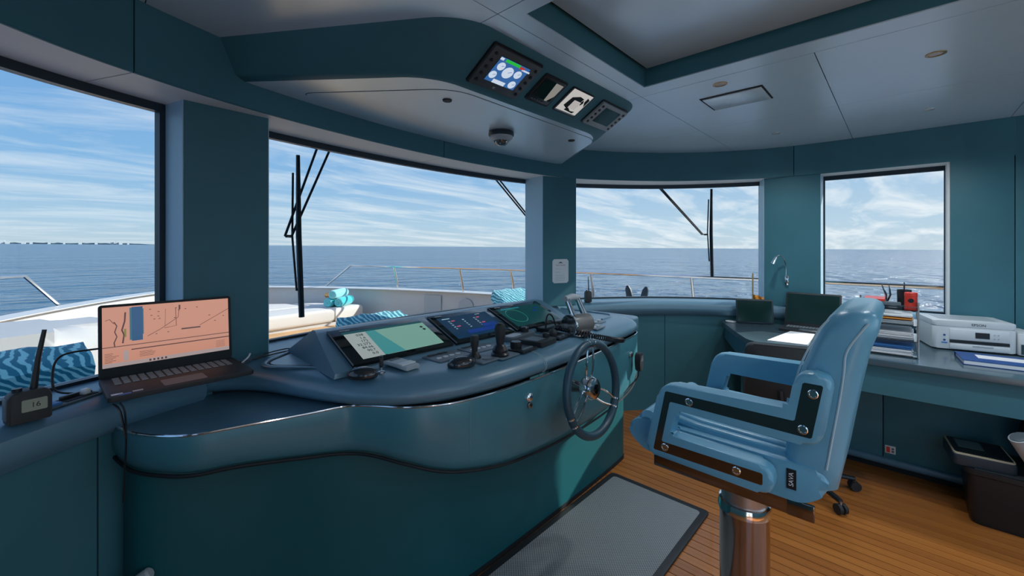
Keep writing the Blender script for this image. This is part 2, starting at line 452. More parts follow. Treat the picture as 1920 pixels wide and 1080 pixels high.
# lower lining, panels with vertical joints
jo = [near(IN, (-2.55, -.25)), near(IN, (-2.2, 1.38)), near(IN, (-1.60, 1.89)), near(IN, (-1.0, 2.1)), near(IN, (1.0, 2.18)), near(IN, (2.05, 1.55)), near(IN, (2.54, .3)), near(IN, (2.55, -.25))]
for a, b2 in zip(jo, jo[1:]):
    c, n = gap_curve(a, b2)
    band(B(), c, n, 0, len(c) - 1, [(.04, -.01), (.04, .93), (.08, .93), (.08, -.01)]).build('lining_panel', m_wall, wall_front)
band(B(), IN, INN, jo[0], jo[-1], [(.081, -.05), (.081, .95), (.36, .95), (.36, -.05)]).build('hull_side', m_gel, wall_front)
# ---- ledge under the windows (padded nose)
nose = [(.06, .875), (.012, .885), (-.012, .912), (-.018, .945), (-.004, .978), (.030, .998), (.075, ZS), (.36, ZS), (.36, .875)]
t1 = band(B(), IN, INN, jo[0], near(IN, (-1.30, 2.02)), nose).build('trim_1', m_leather); tag(t1, kind='structure')
t2 = band(B(), IN, INN, near(IN, (1.20, 2.13)), jo[-1], nose).build('trim_2', m_leather); tag(t2, kind='structure')
# ---- windows
def window(n, a, b2):
    o = band(B(), GL, GLN, a, b2, [(-.012, ZS + .010), (-.012, ZH - .028), (-.004, ZH - .028), (-.004, ZS + .010)]).build('window_%d' % n, m_glass); tag(o, kind='structure')
    for (z0, z1) in ((ZS - .004, ZS + .012), (ZH - .034, ZH)):
        band(B(), GL, GLN, a, b2, [(-.022, z0), (-.022, z1), (.012, z1), (.012, z0)]).build('window_frame', m_frame, o)
    for i, s in ((a, 1), (b2, -1)):
        p, nn = GL[i], GLN[i]; t = (nn[1] * s, -nn[0] * s)
        q = [(p[0] + t[0] * u + nn[0] * d, p[1] + t[1] * u + nn[1] * d) for u, d in ((-.03, -.022), (.016, -.022), (.016, .014), (-.03, .014))]
        B().prism(q, ZS, ZH).build('window_frame', m_frame, o)
g = lambda x, y: near(GL, (x, y))
window(1, g(-2.71, .95), g(-1.445, 2.31))
window(2, g(-1.02, 2.41), g(1.14, 2.46))
window(3, g(1.50, 2.32), g(2.715, .95))
window(4, g(2.745, .50), g(2.755, -.21))
window(5, g(-2.755, -.21), g(-2.745, .50))
# ---- side and aft walls
ws = box('wall_starboard', (2.65, -1.42, 1.18), (.14, 2.34, 2.40), m_dark); tag(ws, kind='structure')
for (y0, y1) in ((-.252, -.545), (-.549, -1.5), (-1.504, -2.6)):
    box('wall_panel', (2.5655, (y0 + y1) / 2, 1.18), (.03, abs(y1 - y0), 2.40), m_wall, ws, bev=.002)
box('window_jamb', (2.69, -.246, (ZS + ZH) / 2), (.26, .014, ZH - ZS), m_soffit, ws)
# port side: unseen lining around an opening made up to let daylight in
wp = box('wall_port', (-2.62, -.45, 1.18), (.14, .40, 2.40), m_wall); tag(wp, kind='structure')
box('wall_panel', (-2.62, -2.45, 1.18), (.14, .3, 2.40), m_wall, wp)
box('wall_panel', (-2.62, -1.475, 2.27), (.14, 1.65, .20), m_wall, wp)
wa = box('wall_aft', (-2.35, -2.65, 1.18), (.4, .1, 2.40), m_wall); tag(wa, kind='structure')  # unseen wall; its wide window opening is made up to admit daylight
box('wall_panel', (2.35, -2.65, 1.18), (.4, .1, 2.40), m_wall, wa)
box('wall_panel', (0, -2.65, 2.27), (4.3, .1, .2), m_wall, wa)
box('wall_panel', (0, -2.65, .50), (4.3, .1, 1.0), m_wall, wa)  # added below the opening to keep low light off the console base
ad = box('added_aft_deck', (0, -5.3, -.05), (6.4, 5.1, .06), m_gel); tag(ad, kind='structure')  # made-up deck out of view, bounces sunlight in through the aft opening
# ================================================================== outside: sea, coast, foredeck
m_sea = bpy.data.materials.new('sea water'); m_sea.use_nodes = True
t = m_sea.node_tree; pb = t.nodes['Principled BSDF']
pb.inputs['Base Color'].default_value = (0.030, 0.115, 0.215, 1); pb.inputs['Roughness'].default_value = 0.16; pb.inputs['Specular IOR Level'].default_value = 0.5
tcn = t.nodes.new('ShaderNodeTexCoord'); prev = None
for sc, st, dist in ((0.9, 0.7, 0.8), (0.16, 0.75, 3.0), (0.02, 0.5, 14.0)):
    mp_ = t.nodes.new('ShaderNodeMapping'); mp_.inputs['Scale'].default_value = (1, 1.9, 1); mp_.inputs['Rotation'].default_value = (0, 0, R(40))
    t.links.new(tcn.outputs['Object'], mp_.inputs[0])
    nn = t.nodes.new('ShaderNodeTexNoise'); nn.inputs['Scale'].default_value = sc; nn.inputs['Detail'].default_value = 5
    t.links.new(mp_.outputs[0], nn.inputs['Vector'])
    bp = t.nodes.new('ShaderNodeBump'); bp.inputs['Strength'].default_value = st; bp.inputs['Distance'].default_value = dist
    t.links.new(nn.outputs[0], bp.inputs['Height'])
    if prev is not None: t.links.new(prev.outputs[0], bp.inputs['Normal'])
    prev = bp
t.links.new(prev.outputs[0], pb.inputs['Normal'])
RS = 26000.0; sv = [(0, 0, 0)]; sf = []
for r in (8, 30, 120, 500, 2500, 9000, RS):
    for k in range(64):
        a = 2 * math.pi * k / 64; sv.append((r * math.cos(a), r * math.sin(a), 0))
for k in range(64): sf.append([0, 1 + k, 1 + (k + 1) % 64])
for q in range(6):
    for k in range(64):
        a = 1 + q * 64; sf.append([a + k, a + 64 + k, a + 64 + (k + 1) % 64, a + (k + 1) % 64])
# the boat heels a little, so the sea tilts against it
HEEL = Matrix.Translation((0, 0, -4.2)) @ Matrix.Rotation(R(0.39), 4, Vector((math.sin(YAW), math.cos(YAW), 0)))
sea = mesh('sea', sv, sf, m_sea, None, HEEL); tag(sea, 'calm blue sea stretching to the horizon', 'sea', kind='stuff')

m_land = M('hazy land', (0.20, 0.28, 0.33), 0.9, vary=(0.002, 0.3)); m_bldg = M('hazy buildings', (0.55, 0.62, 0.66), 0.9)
ax = Vector((math.sin(YAW), math.cos(YAW), 0)); rt = Vector((math.cos(YAW), -math.sin(YAW), 0))
def farpt(px, up, Z=7000.0):
    # a point on the far shore, up metres above the tilted sea
    v = ax * Z + rt * ((px - 960) / F_PX * Z); p = HEEL @ Vector((v.x, v.y, 0)); return Vector((p.x, p.y, p.z + up))
coast = thing('coastline', farpt(120, 0), 'low hazy strip of land with distant buildings on the left horizon', 'coast')
prof = []; px = -60
rings = []
for k in range(46):
    px = -90 + k * 9.0
    h = (14 + 16 * random.random()) * (1.0 if px < 250 else max(0.05, (300 - px) / 60))
    a = farpt(px, -2); b_ = farpt(px, h); c_ = farpt(px, h * .6, 7300); d_ = farpt(px, -2, 7400)
    rings.append([a, b_, c_, d_])
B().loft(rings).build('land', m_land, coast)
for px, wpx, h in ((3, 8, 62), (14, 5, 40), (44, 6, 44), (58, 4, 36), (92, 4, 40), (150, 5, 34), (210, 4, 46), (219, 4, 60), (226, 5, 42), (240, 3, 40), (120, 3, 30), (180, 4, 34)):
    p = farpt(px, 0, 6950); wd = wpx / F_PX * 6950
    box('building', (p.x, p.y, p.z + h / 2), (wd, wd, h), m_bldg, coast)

# ---- foredeck and bulwark
DZ, BZ = 0.15, 0.70
out_ = cr([(0.15, 10.15), (0.9, 9.75), (1.75, 8.75), (2.55, 7.45), (3.15, 6.1), (3.55, 4.8), (3.80, 3.4), (3.92, 1.9), (3.98, .3), (4.0, -3.0)], 6)
outp = [(-x + .3, y) for x, y in out_][::-1]
OUT = outp[:-1] + out_; OUTN = normals(OUT)
ins = [(p[0] - n[0] * .1, p[1] - n[1] * .1) for p, n in zip(OUT, OUTN)]
half = [GL[round(k * (len(GL) - 1) / (len(OUT) - 1))] for k in range(len(OUT))]
deck = B().loft([[(q[0] + (p[0] - q[0]) * t_, q[1] + (p[1] - q[1]) * t_, z) for p, q in zip(ins, half)] for t_, z in ((.03, DZ - .06), (1, DZ - .06), (1, DZ), (.03, DZ))], closed=False).build('foredeck', m_decktk); tag(deck, kind='structure')
bw = B(); band(bw, OUT, OUTN, 0, len(OUT) - 1, [(-.16, DZ - .05), (-.14, BZ - .03), (-.22, BZ - .012), (-.22, BZ), (0, BZ + .008), (.03, BZ - .02), (-.02, -1.5), (-.1, -1.5)])
bul = bw.build('bulwark', m_gel); tag(bul, 'white curved bulwark around the foredeck', 'bulwark', kind='structure')
# vents and hatch in the starboard bulwark
def on_bul(y, z, sd=1):
    c = [(p, n) for p, n in zip(OUT, OUTN) if (p[0] > .2) == (sd > 0)]
    p, n = min(c, key=lambda q: abs(q[0][1] - y)); return Vector((p[0] - n[0] * .165, p[1] - n[1] * .165, z)), n
for (y, z, w_, h_, nsl, sd) in ((6.35, .45, .36, .34, 9, 1), (7.2, .50, .30, .26, 5, -1)):
    p, n = on_bul(y, z, sd); T = TR(p, 90, 0, math.degrees(math.atan2(n[1], n[0])) + 90)
    v = box('bulwark_vent', (0, 0, 0), (w_, h_, .012), m_lgrey, bul, T=T)
    for q in range(nsl): box('vent_slat', (0, -h_ / 2 + (q + .5) * h_ / nsl, .012), (w_ * .92, h_ / nsl * .45, .012), m_grey, v, T=T)
p, n = on_bul(5.6, .42); T = TR(p, 90, 0, math.degrees(math.atan2(n[1], n[0])) + 90)
B().prism(rrect(.30, .34, .14, 6), -.01, .01, T=T).build('bulwark_hatch', m_lgrey, bul)
p, n = on_bul(8.25, .55); T = TR(p, 90, 0, math.degrees(math.atan2(n[1], n[0])) + 90)
fl = thing('fairlead', p, 'small gold coloured fairlead in the bulwark behind the sunpads', 'fairlead')
B().prism(rrect(.20, .09, .04), -.01, .05, T=T, bev=.01).build('body', m_brass, fl)
for s in (-1, 1): B().prism(rrect(.06, .045, .015, 4, s * .045), .04, .056, T=T).build('opening', m_dark, fl)

# ---- rails
m_rail = M('rail steel', (0.75, 0.73, 0.70), 0.15, 1.0)
RZ = 1.13
def rail(label, plan, posts, root, loc, zoff=0):
    r = thing('guard_rail', loc, label, 'railing')
    pts = cr(plan, 6); top = [(x, y, RZ) for x, y in pts]
    B().tube([root[0]] + top if root[1] == 0 else top + [root[0]], .022, 8).build('top_rail', m_rail, r)
    for (x, y) in posts:
        p = min(pts, key=lambda q: (q[0] - x) ** 2 + (q[1] - y) ** 2)
        dx = .10
        B().tube(cr([(p[0] + dx * (1 if p[0] > .2 else -1) * .9, p[1], BZ), (p[0] + dx * .55 * (1 if p[0] > .2 else -1), p[1], BZ + .22), (p[0], p[1], RZ)], 4), .018, 8).build('post', m_rail, r)
    return r
rail('stainless guard rail along the starboard bulwark with upright posts', [(2.28, 8.15), (2.55, 7.3), (3.0, 5.9), (3.32, 4.7), (3.50, 3.5), (3.62, 2.3), (3.72, 1.2), (3.76, .3), (3.76, -1.0), (3.76, -2.5)],
     [(2.62, 7.0), (3.05, 5.75), (3.32, 4.75), (3.55, 3.3), (3.66, 1.9), (3.75, .55), (3.76, -1.0)], ((2.05, 8.75, BZ), 0), (3.0, 6, BZ))
rail('stainless rail end sloping down to the port bulwark', [(-3.3, 4.6), (-3.0, 6.0), (-2.6, 7.3), (-2.30, 7.85), (-2.02, 8.15)], [(-3.1, 5.6)], ((-1.72, 8.42, BZ), 1), (-2.9, 6, BZ))

# ---- sunpads: three white cushions on a plinth
def pad(label, poly, z0, z1, rad=.06):
    return tag(B().prism(poly, z0, z1, bev=rad, seg=4).build('sunpad', m_pad), label, 'sunpad', 'white sunpads on the foredeck')
plinth = B().prism([(-1.2, 7.05), (1.7, 7.2), (2.0, 7.6), (1.35, 8.9), (-1.0, 8.9)], DZ, DZ + .05).build('sunpad_plinth', m_gel); tag(plinth, 'low white plinth under the sunpads', 'plinth')
pad('white sunpad nearest the windscreen, in front of the wiper', [(-.45, 7.0), (1.50, 7.15), (1.34, 7.85), (-.45, 7.78)], DZ + .05, .43)
pad('white sunpad with rolled towels on it', [(1.53, 7.16), (2.12, 7.35), (2.02, 7.80), (1.88, 8.10), (1.26, 8.50), (1.36, 7.88)], DZ + .05, .43)
pad('white sunpad at the far bow end, behind the other pads', [(-.45, 7.82), (1.33, 7.88), (1.22, 8.52), (.7, 8.95), (-.45, 8.9)], DZ + .05, .43)
# rolled towels
def towel(label, a, b_, r, mat):
    a, b_ = Vector(a), Vector(b_); d = (b_ - a).normalized()
    o = thing('rolled_towel', (a + b_) / 2 - Vector((0, 0, r)), label, 'towel', 'turquoise towels rolled up on the sunpad')
    n = 9; pts = [a + (b_ - a) * k / n for k in range(n + 1)]; rr = [r * (0.90 if k in (0, n) else 1.0) for k in range(n + 1)]
    B().tube(pts, rr, 16).build('roll', mat, o)
    sp = []; u = d.cross(Vector((0, 0, 1))).normalized()
    for k in range(28):
        an = k * .62; q = r * .84 * (1 - k / 32); sp.append(a - d * .004 + u * q * math.cos(an) + Vector((0, 0, 1)) * q * math.sin(an))
    B().tube(sp, .007, 5).build('spiral_edge', m_towel2, o)
    return o
towel('turquoise rolled towel, lower left of the pile on the sunpad', (1.50, 7.42, .515), (1.86, 7.72, .515), .085, m_towel)
towel('turquoise rolled towel, lower right of the pile on the sunpad', (1.64, 7.30, .515), (2.00, 7.60, .515), .085, m_towel)
towel('turquoise rolled towel on top of the two others', (1.56, 7.36, .655), (1.94, 7.68, .655), .08, m_towel2)

# ---- seating right in front of the windscreen: white coaming and patterned cushions
def hump(name, label, cat, poly, z0, z1, mat, rad, seg=5):
    return tag(B().prism(poly, z0, z1, bev=rad, seg=seg).build(name, mat), label, cat)
sofa = hump('deck_sofa', 'white moulded deck sofa outside the port window', 'sofa', fillet([(-3.0, 4.3), (-2.1, 4.55), (-1.50, 4.70), (-1.42, 5.2), (-1.62, 5.6), (-2.2, 5.5), (-3.2, 5.0)], .3, 6), DZ, .865, M('sofa vinyl', (.46, .48, .50), .5), .20, 8)
# outer sill in front of the glass, widened to bounce sunlight up
osl = band(B(), GL, GLN, g(-2.70, .95), g(2.71, .95), [(.02, .45), (.02, ZS - .03), (.10, ZS - .04), (.40, ZS - .14), (.50, ZS - .22), (1.25, .66), (1.30, .60), (1.30, .45)]).build('trim_3', m_gel); tag(osl, kind='structure')
def cushion(label, c, d, rz, tilt=0):
    bm = bmesh.new(); bmesh.ops.create_cube(bm, size=1); bmesh.ops.subdivide_edges(bm, edges=bm.edges[:], cuts=7, use_grid_fill=True)
    for v in bm.verts:
        x, y, z = v.co * 2
        k = (1 - abs(x) ** 3 * .35) * (1 - abs(y) ** 3 * .35)
        v.co = Vector((x * d[0] / 2, y * d[1] / 2, z * d[2] / 2 * (0.35 + 0.65 * k) + .01 * math.sin(9 * x + 4 * y)))
    b = B().bm(bm, TR(c, tilt, 0, rz)); return tag(b.build('cushion', m_cush), label, 'cushion', 'patterned turquoise cushions outside the windscreen')
cushion('patterned turquoise cushion outside the port window, behind the handheld radio', (-2.02, 3.28, .855), (.86, .26, .17), 10, 20)
cushion('patterned turquoise cushion outside, just above the chart display hood', (.14, 3.30, .835), (.60, .24, .12), 2, 20)
cushion('patterned turquoise cushion outside, just left of the notice pillar', (2.14, 3.50, .845), (.55, .30, .19), -12, 25)

# ---- mooring fairlead with two horns on the starboard bulwark
fl2 = thing('mooring_chock', (3.85, 2.72, BZ), 'dark mooring chock with two horns on the starboard bulwark', 'chock')
box('base', (3.80, 2.72, BZ + .025), (.12, .46, .04), m_frame, fl2, bev=.01)
for s in (-1, 1):
    B().loft([[(3.80 + q[0] * k, 2.72 + s * (.09 + .05 * h / .22) + q[1] * k * 1.2, BZ + .03 + h) for q in rrect(.06, .09, .02, 2)] for h, k in ((0, 1.2), (.08, .9), (.17, .8), (.22, .3))]).build('horn', m_frame, fl2)

# ---- wipers
def wiper(label, px, gx, ztop, zbot, pivot, arm_end, both=True):
    r = thing('windscreen_wiper', (pivot[0], pivot[1], ZH), label, 'wiper', 'pantograph wipers outside the windscreen')
    if px is not None:
        x, y = px; tx = .02
        B().tube([(x, y, ztop), (x + tx * .3, y + .005, (ztop + zbot) / 2), (x + tx, y, zbot)], [.011, .016, .016], 8).build('blade', m_frame, r)
        B().tube([(x - .02, y + .02, ztop - .1), (x - .020, y + .03, (ztop + zbot) / 2), (x - .0, y + .02, zbot + .15)], .006, 6).build('spine', m_black, r)
        B().tube([(x - .03, y + .03, arm_end[2]), arm_end], .009, 6).build('bracket', m_black, r)
    for s in (0, 1):
        B().tube([(pivot[0] + s * gx, pivot[1] + .02, pivot[2]), (arm_end[0] + s * .035, arm_end[1] + .02, arm_end[2] + s * .0)], .007, 6).build('arm', m_frame, r)
    return r
def gout(x, d=.05):
    i = near([q for q in GL], (x, gly(x))); return GL[i][0] + GLN[i][0] * d, GL[i][1] + GLN[i][1] * d
x, y = gout(-.77); px_, py_ = gout(-.64); ex, ey = gout(-.87)
wiper('black wiper standing upright across the left windscreen pane', (x, y), .075, 2.02, 1.10, (px_, py_, 2.09), (ex, ey + .01, 1.56))
a_, b_2 = gout(.86); ex, ey = gout(1.20)
wiper('thin wiper arms slanting into the notice pillar', None, .05, 0, 0, (a_, b_2, 2.09), (ex, ey, 1.76))
i = near(GL, (2.50, 1.33)); wx, wy = GL[i][0] + GLN[i][0] * .05, GL[i][1] + GLN[i][1] * .05
i = near(GL, (2.24, 1.66)); p0x, p0y = GL[i][0] + GLN[i][0] * .05, GL[i][1] + GLN[i][1] * .05
i = near(GL, (2.465, 1.38)); p1x, p1y = GL[i][0] + GLN[i][0] * .06, GL[i][1] + GLN[i][1] * .06
wiper('black wiper standing upright across the starboard corner pane', (wx, wy), .06, 2.06, 1.21, (p0x, p0y, 2.09), (p1x, p1y, 1.62))
# ================================================================== overhead console
oh = thing('overhead_console', (0, 1.4, 2.2), 'dark teal overhead console with a row of instrument displays', 'overhead console')
def ohring(front_y, lx, ly, fx, fy, bx, by, z):
    """plan outline: aft edge at front_y between -lx..lx, sides running forward to (bx,by)"""
    poly = [(-lx, ly), (lx, ly), (fx, fy), (bx, by), (bx - .15, 2.25), (-bx + .15, 2.25), (-bx, by), (-fx, fy)]
    return [(x, y, z) for x, y in fillet(poly, [.12, .10, .12, 0, 0, 0, 0, .14], 6)]
top = ohring(0, .62, 1.165, .74, 1.24, 1.28, 2.06, ZC + .002)
mid = ohring(0, .60, 1.385, .73, 1.455, 1.24, 2.10, 2.228)
bot0 = ohring(0, .59, 1.405, .715, 1.470, 1.225, 2.11, 2.216)
bot = ohring(0, .575, 1.425, .70, 1.485, 1.21, 2.12, 2.210)
B().loft([top, mid, bot0, bot]).build('body', m_wall, oh, ang=50)
under = fillet([(-.50, 1.465), (.66, 1.485), (.75, 1.53), (1.13, 2.055), (.92, 2.11), (-.72, 2.11), (-.95, 2.03)], [.12, .05, .06, .05, 0, 0, .06], 6)
B().prism(inset(under, -.003), 2.2085, 2.2105).build('panel_gap', m_dark, oh)
B().prism(under, 2.207, 2.2095).build('under_panel', m_ceil, oh)
B().prism([(p[0], p[1]) for p in inset([(q[0], q[1]) for q in bot], .004)], 2.2093, 2.2099).build('under_skin', m_ceil, oh)
for (x, y) in ((-.436, 1.60), (.60, 1.60)):
    s_ = B().cyl((x, y, 2.2085), (x, y, 2.201), .024, .021).build('speaker_port', m_blackm, oh)
# sloped face frame: local x along the face, y up the face, z out of it
FA = Vector((0, 1.165, ZC)); FB = Vector((0, 1.390, 2.225)); fu = (FA - FB).normalized(); fn = Vector((1, 0, 0)).cross(fu)
if fn.y > 0: fn = -fn
def face(x, y, z=0.0):
    t_, v_ = (y - FB.y) / (FA.y - FB.y), None
    o_ = Vector((x, FB.y + (FA.y - FB.y) * t_, FB.z + (FA.z - FB.z) * t_)) + fn * z
    m = Matrix((Vector((1, 0, 0)), fu, fn)).transposed().to_4x4(); m.translation = o_; return m
m_scr_b = emis('blue gauge screen', (0.04, 0.15, 0.42), 0.8); m_scr_w = emis('white gauge screen', (0.62, 0.72, 0.85), 0.9)
m_scr_g = emis('green screen', (0.02, 0.45, 0.05), 1.0); m_scr_r = emis('red screen', (0.55, 0.05, 0.03), 0.8)
m_scr_off = M('dark screen', (0.010, 0.035, 0.033), 0.08); m_scr_k = emis('black camera image', (0.01, 0.012, 0.014), 0.5)
m_bezel = M('instrument bezel', (0.075, 0.090, 0.10), 0.4); m_bezel2 = M('pale instrument bezel', (0.33, 0.38, 0.40), 0.4)
def instrument(label, x, w_, h_, bez, y=1.295, thick=.016, nb=5, sw=.62, sh=.66):
    T = face(x, y)
    o = B().prism(rrect(w_, h_, .008), -.004, thick, T=T, bev=.003).build('instrument', bez, oh); o['label'] = label
    B().prism(rrect(w_ + .016, h_ + .016, .012), -.004, .004, T=T).build('mounting_plate', m_black, o)
    sc = box('screen', (0, .006, thick + .0005), (w_ * sw, h_ * sh, .002), m_scr_off, o, T=T)
    for s in (-1, 1):
        for k in range(nb):
            B().cyl((0, 0, thick), (0, 0, thick + .005), .0085, .007, 12, T=T @ Matrix.Translation((s * w_ * .42, -h_ * .36 + k * h_ * .18, 0))).build('button', m_black, o)
    return o, T, thick
o, T, th = instrument('engine gauge display with blue screen and white dials', -.35, .30, .20, m_bezel)
B().box((0, .006, th + .0022), (.182, .128, .0015), T=T).build('screen_image', m_scr_b, o)
for (dx, dy, r) in ((-.060, .028, .0205), (-.006, .012, .0295), (.050, .022, .0205), (-.070, -.022, .0195), (.062, -.034, .0205)):
    q = B().cyl((dx, dy, th + .0028), (dx, dy, th + .0036), r, r, 24, T=T).build('dial', m_scr_w, o); B().tube([(dx, dy, th + .0038), (dx + r * .6, dy + r * .35, th + .0038)], .0012, 4, T=T).build('needle', m_scr_b, q)
for (dx, dy, w_, h_, mm) in ((-.015, .062, .09, .014, m_scr_g), (.045, .058, .03, .012, m_scr_r), (-.082, .062, .02, .012, m_scr_w), (.075, .052, .05, .008, m_scr_w), (-.012, -.048, .075, .020, m_scr_w)):
    B().box((dx, dy, th + .003), (w_, h_, .001), T=T).build('screen_field', mm, o)
text('maker_mark', 'SC', .014, T @ Matrix.Translation((-.01, -.083, th + .0005)), m_text_w, o)
o, T, th = instrument('small dark recessed camera monitor', -.055, .165, .150, m_black, thick=.006, nb=0, sw=.86, sh=.72)
for k in range(5): B().prism(rrect(.014, .006, .002), .006, .008, T=T @ Matrix.Translation((-.05 + k * .02, -.064, 0))).build('button', m_grey, o)
m_scr_deck = emis('deck camera image', (0.42, 0.40, 0.36), 0.55)
mesh('screen_image', [(.012, .060, .0082), (.070, .060, .0082), (.070, -.010, .0082), (.045, -.050, .0082), (.028, -.05, .0082)], [[0, 1, 2, 3, 4]], m_scr_deck, o, T)
m_scr_lw = emis('camera white', (0.60, 0.58, 0.55), 0.8)
o, T, th = instrument('small camera monitor showing a black and white picture', .180, .185, .150, m_bezel2, thick=.006, nb=0, sw=.97, sh=.96)
B().box((0, .006, .0078), (.178, .143, .0012), T=T).build('screen_image', m_scr_lw, o)
for poly in ([(-.05, .03), (.0, .05), (.04, .045), (.035, .02), (-.01, .02), (-.02, -.045), (-.06, -.03)], [(-.03, -.055), (.05, -.06), (.06, -.045), (.02, -.05), (-.02, -.03)], [(.06, .06), (.085, .05), (.085, .0), (.06, .03)], [(.035, .02), (.05, .0), (.06, .02), (.045, .04)]):
    mesh('screen_shape', [(x, y, .0088) for x, y in poly], [list(range(len(poly)))], m_scr_k, o, T)
box('screen_tile', (.012, -.008, .0090), (.06, .055, .001), emis('camera tile', (0.52, 0.49, 0.47), 0.8), o, T=T)
o, T, th = instrument('pale grey instrument with a dark green screen and round buttons', .505, .275, .165, m_bezel2, sw=.60, sh=.66)

# dome camera under the overhead console
dc = thing('dome_camera', (.14, 1.80, 2.2055), 'small round dome security camera with a clear glass eye', 'camera')
Td = TR((.14, 1.80, 2.2055))
B().lathe([(.075, 0), (.078, -.006), (.078, -.022), (.070, -.030)], 32, Td).build('base', m_frame, dc)
B().lathe([(.072, -.026), (.070, -.038), (.055, -.052), (.044, -.055)], 32, Td).build('ring', m_lgrey, dc)
B().lathe([(.046, -.050), (.044, -.062), (.034, -.076), (.018, -.085), (.002, -.087)], 28, Td).build('dome', M('camera dome', (.05, .06, .05), .05, spec=.9, coat=1), dc)
for k in range(5):
    a = k * 1.25; B().sphere((.03 * math.cos(a), .03 * math.sin(a), -.074), .006, Td, 8, 6).build('led', m_lgrey, dc)

# ---- ceiling fittings
def downlight(label, x, y, mat, r=.035, lamp=0.0):
    d = thing('downlight', (x, y, ZC), label, 'downlight', 'downlights in the ceiling')
    T = TR((x, y, ZC)); B().lathe([(r, 0.0), (r, -.003), (r * .72, -.004), (r * .70, .004)], 28, T).build('ring', mat, d)
    B().lathe([(r * .70, -.001), (r * .3, .001), (.001, .001)], 24, T).build('lens', m_lampl, d)
    if lamp:
        l = bpy.data.lights.new('lamp', 'SPOT'); l.energy = lamp; l.spot_size = R(150); l.spot_blend = 1.0; l.shadow_soft_size = .04; l.color = LAMPCOL
        o = bpy.data.objects.new('lamp', l); COL.objects.link(o); o.location = (x, y, ZC - .02); par(o, d)
    return d
LAMPCOL = (0.90, 0.96, 1.0); LAMP = 10.0
m_lampl = M('lamp lens', (.5, .5, .48), .2)
downlight('copper coloured downlight beside the ceiling vent', .656, .697, m_brass, lamp=LAMP)
downlight('copper coloured downlight above the printer side of the ceiling', .936, -.113, m_brass, lamp=LAMP)
downlight('small chrome downlight near the starboard window head', 1.97, -.128, m_steel, .026, lamp=LAMP)
downlight('small chrome downlight by the starboard front pillar', 1.961, .689, m_steel, .026, lamp=LAMP)
for (x, y, q) in ((-.95, -.9, 'port of the ceiling tray'), (.95, -.95, 'starboard of the ceiling tray'), (-1.95, -1.3, 'over the port opening'), (-1.0, -1.9, 'by the port end of the aft opening'), (1.0, -1.9, 'by the starboard end of the aft opening')):  # invented fittings behind the camera, added to brighten the room
    downlight('added unseen copper coloured ceiling downlight ' + q, x, y, m_brass, lamp=LAMP)
cvn = thing('ceiling_vent', (.945, .696, ZC), 'flat rectangular air vent panel in the ceiling', 'vent')
box('frame', (.945, .696, ZC), (.262, .320, .006), m_dark, cvn); box('cover', (.949, .694, ZC - .005), (.238, .300, .006), m_ceil, cvn, bev=.002)

# ================================================================== helm console
hc = thing('helm_console', (0, 1.6, 0), 'large curved teal leather helm console with built-in screens and controls', 'console')
CP = cr([(-1.585, 1.98, .785), (-1.572, 1.89, .782), (-1.545, 1.80, .775), (-1.49, 1.705, .775), (-1.42, 1.64, .772), (-1.298, 1.602, .768), (-1.108, 1.548, .745), (-.985, 1.518, .725), (-.915, 1.455, .715),
         (-.835, 1.345, .690), (-.744, 1.275, .655), (-.644, 1.236, .628), (-.462, 1.213, .590), (-.255, 1.210, .565), (0, 1.219, .548), (.362, 1.252, .53), (.70, 1.288, .535), (.90, 1.312, .565),
         (1.02, 1.345, .62), (1.085, 1.41, .67), (1.11, 1.50, .70), (1.115, 1.75, .70), (1.115, 2.15, .70)], 6)
CN = normals(CP)
rows = [(0.0, 'z', .905), (-.004, 'z', .895), (-.004, 'b', .05), (.004, 'b', .02), (.022, 'b', .005), (.05, 'b', 0), (.16, 'b', .004)]
rings = [[(p[0] + n[0] * d, p[1] + n[1] * d, z if k == 'z' else p[2] + z) for p, n in zip(CP, CN)] for d, k, z in rows]
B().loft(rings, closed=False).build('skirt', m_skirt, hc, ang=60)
B().tube([(p[0] - n[0] * .002, p[1] - n[1] * .002, .907) for p, n in zip(CP, CN)], .0042, 8).build('chrome_trim', m_chrome, hc)
B().tube([(p[0] + n[0] * .004, p[1] + n[1] * .004, p[2] + .004) for p, n in zip(CP, CN)], .006, 6).build('dark_edge', m_dark, hc)
# stitched vertical joint in the skirt
def seam(x, dx=0):
    i = min(range(len(CP)), key=lambda k: abs(CP[k][0] - x)); p, n = CP[i], CN[i]
    B().tube([(p[0] - n[0] * .005, p[1] - n[1] * .005, z) for z in (.893, .8, .7, p[2] + .05)], .0012, 5).build('stitching', m_seam, hc)
seam(-.622); seam(-.612)
# recessed base
BP = cr([(-1.555, 1.97), (-1.545, 1.88), (-1.48, 1.815), (-1.2, 1.72), (-.92, 1.55), (-.65, 1.435), (-.41, 1.415), (0, 1.413), (.5, 1.418), (.96, 1.435), (1.03, 1.47), (1.055, 1.56), (1.06, 1.8), (1.06, 2.15)], 6)
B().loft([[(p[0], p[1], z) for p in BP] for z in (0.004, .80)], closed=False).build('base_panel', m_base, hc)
B().loft([[(p[0] - n[0] * d, p[1] - n[1] * d, z) for p, n in zip(BP, normals(BP))] for d, z in ((.004, .004), (.004, .03), (0, .03))], closed=False).build('toe_strip', m_dark, hc)
# tray on the port side
tp = [(p[0] + n[0] * .004, p[1] + n[1] * .004) for p, n in zip(CP, CN) if p[0] < -.80] + [(-.75, 1.5), (-.8, 2.05), (-1.2, 2.12), (-1.575, 2.02)]
B().prism(tp, .880, .897).build('tray', m_leather, hc)
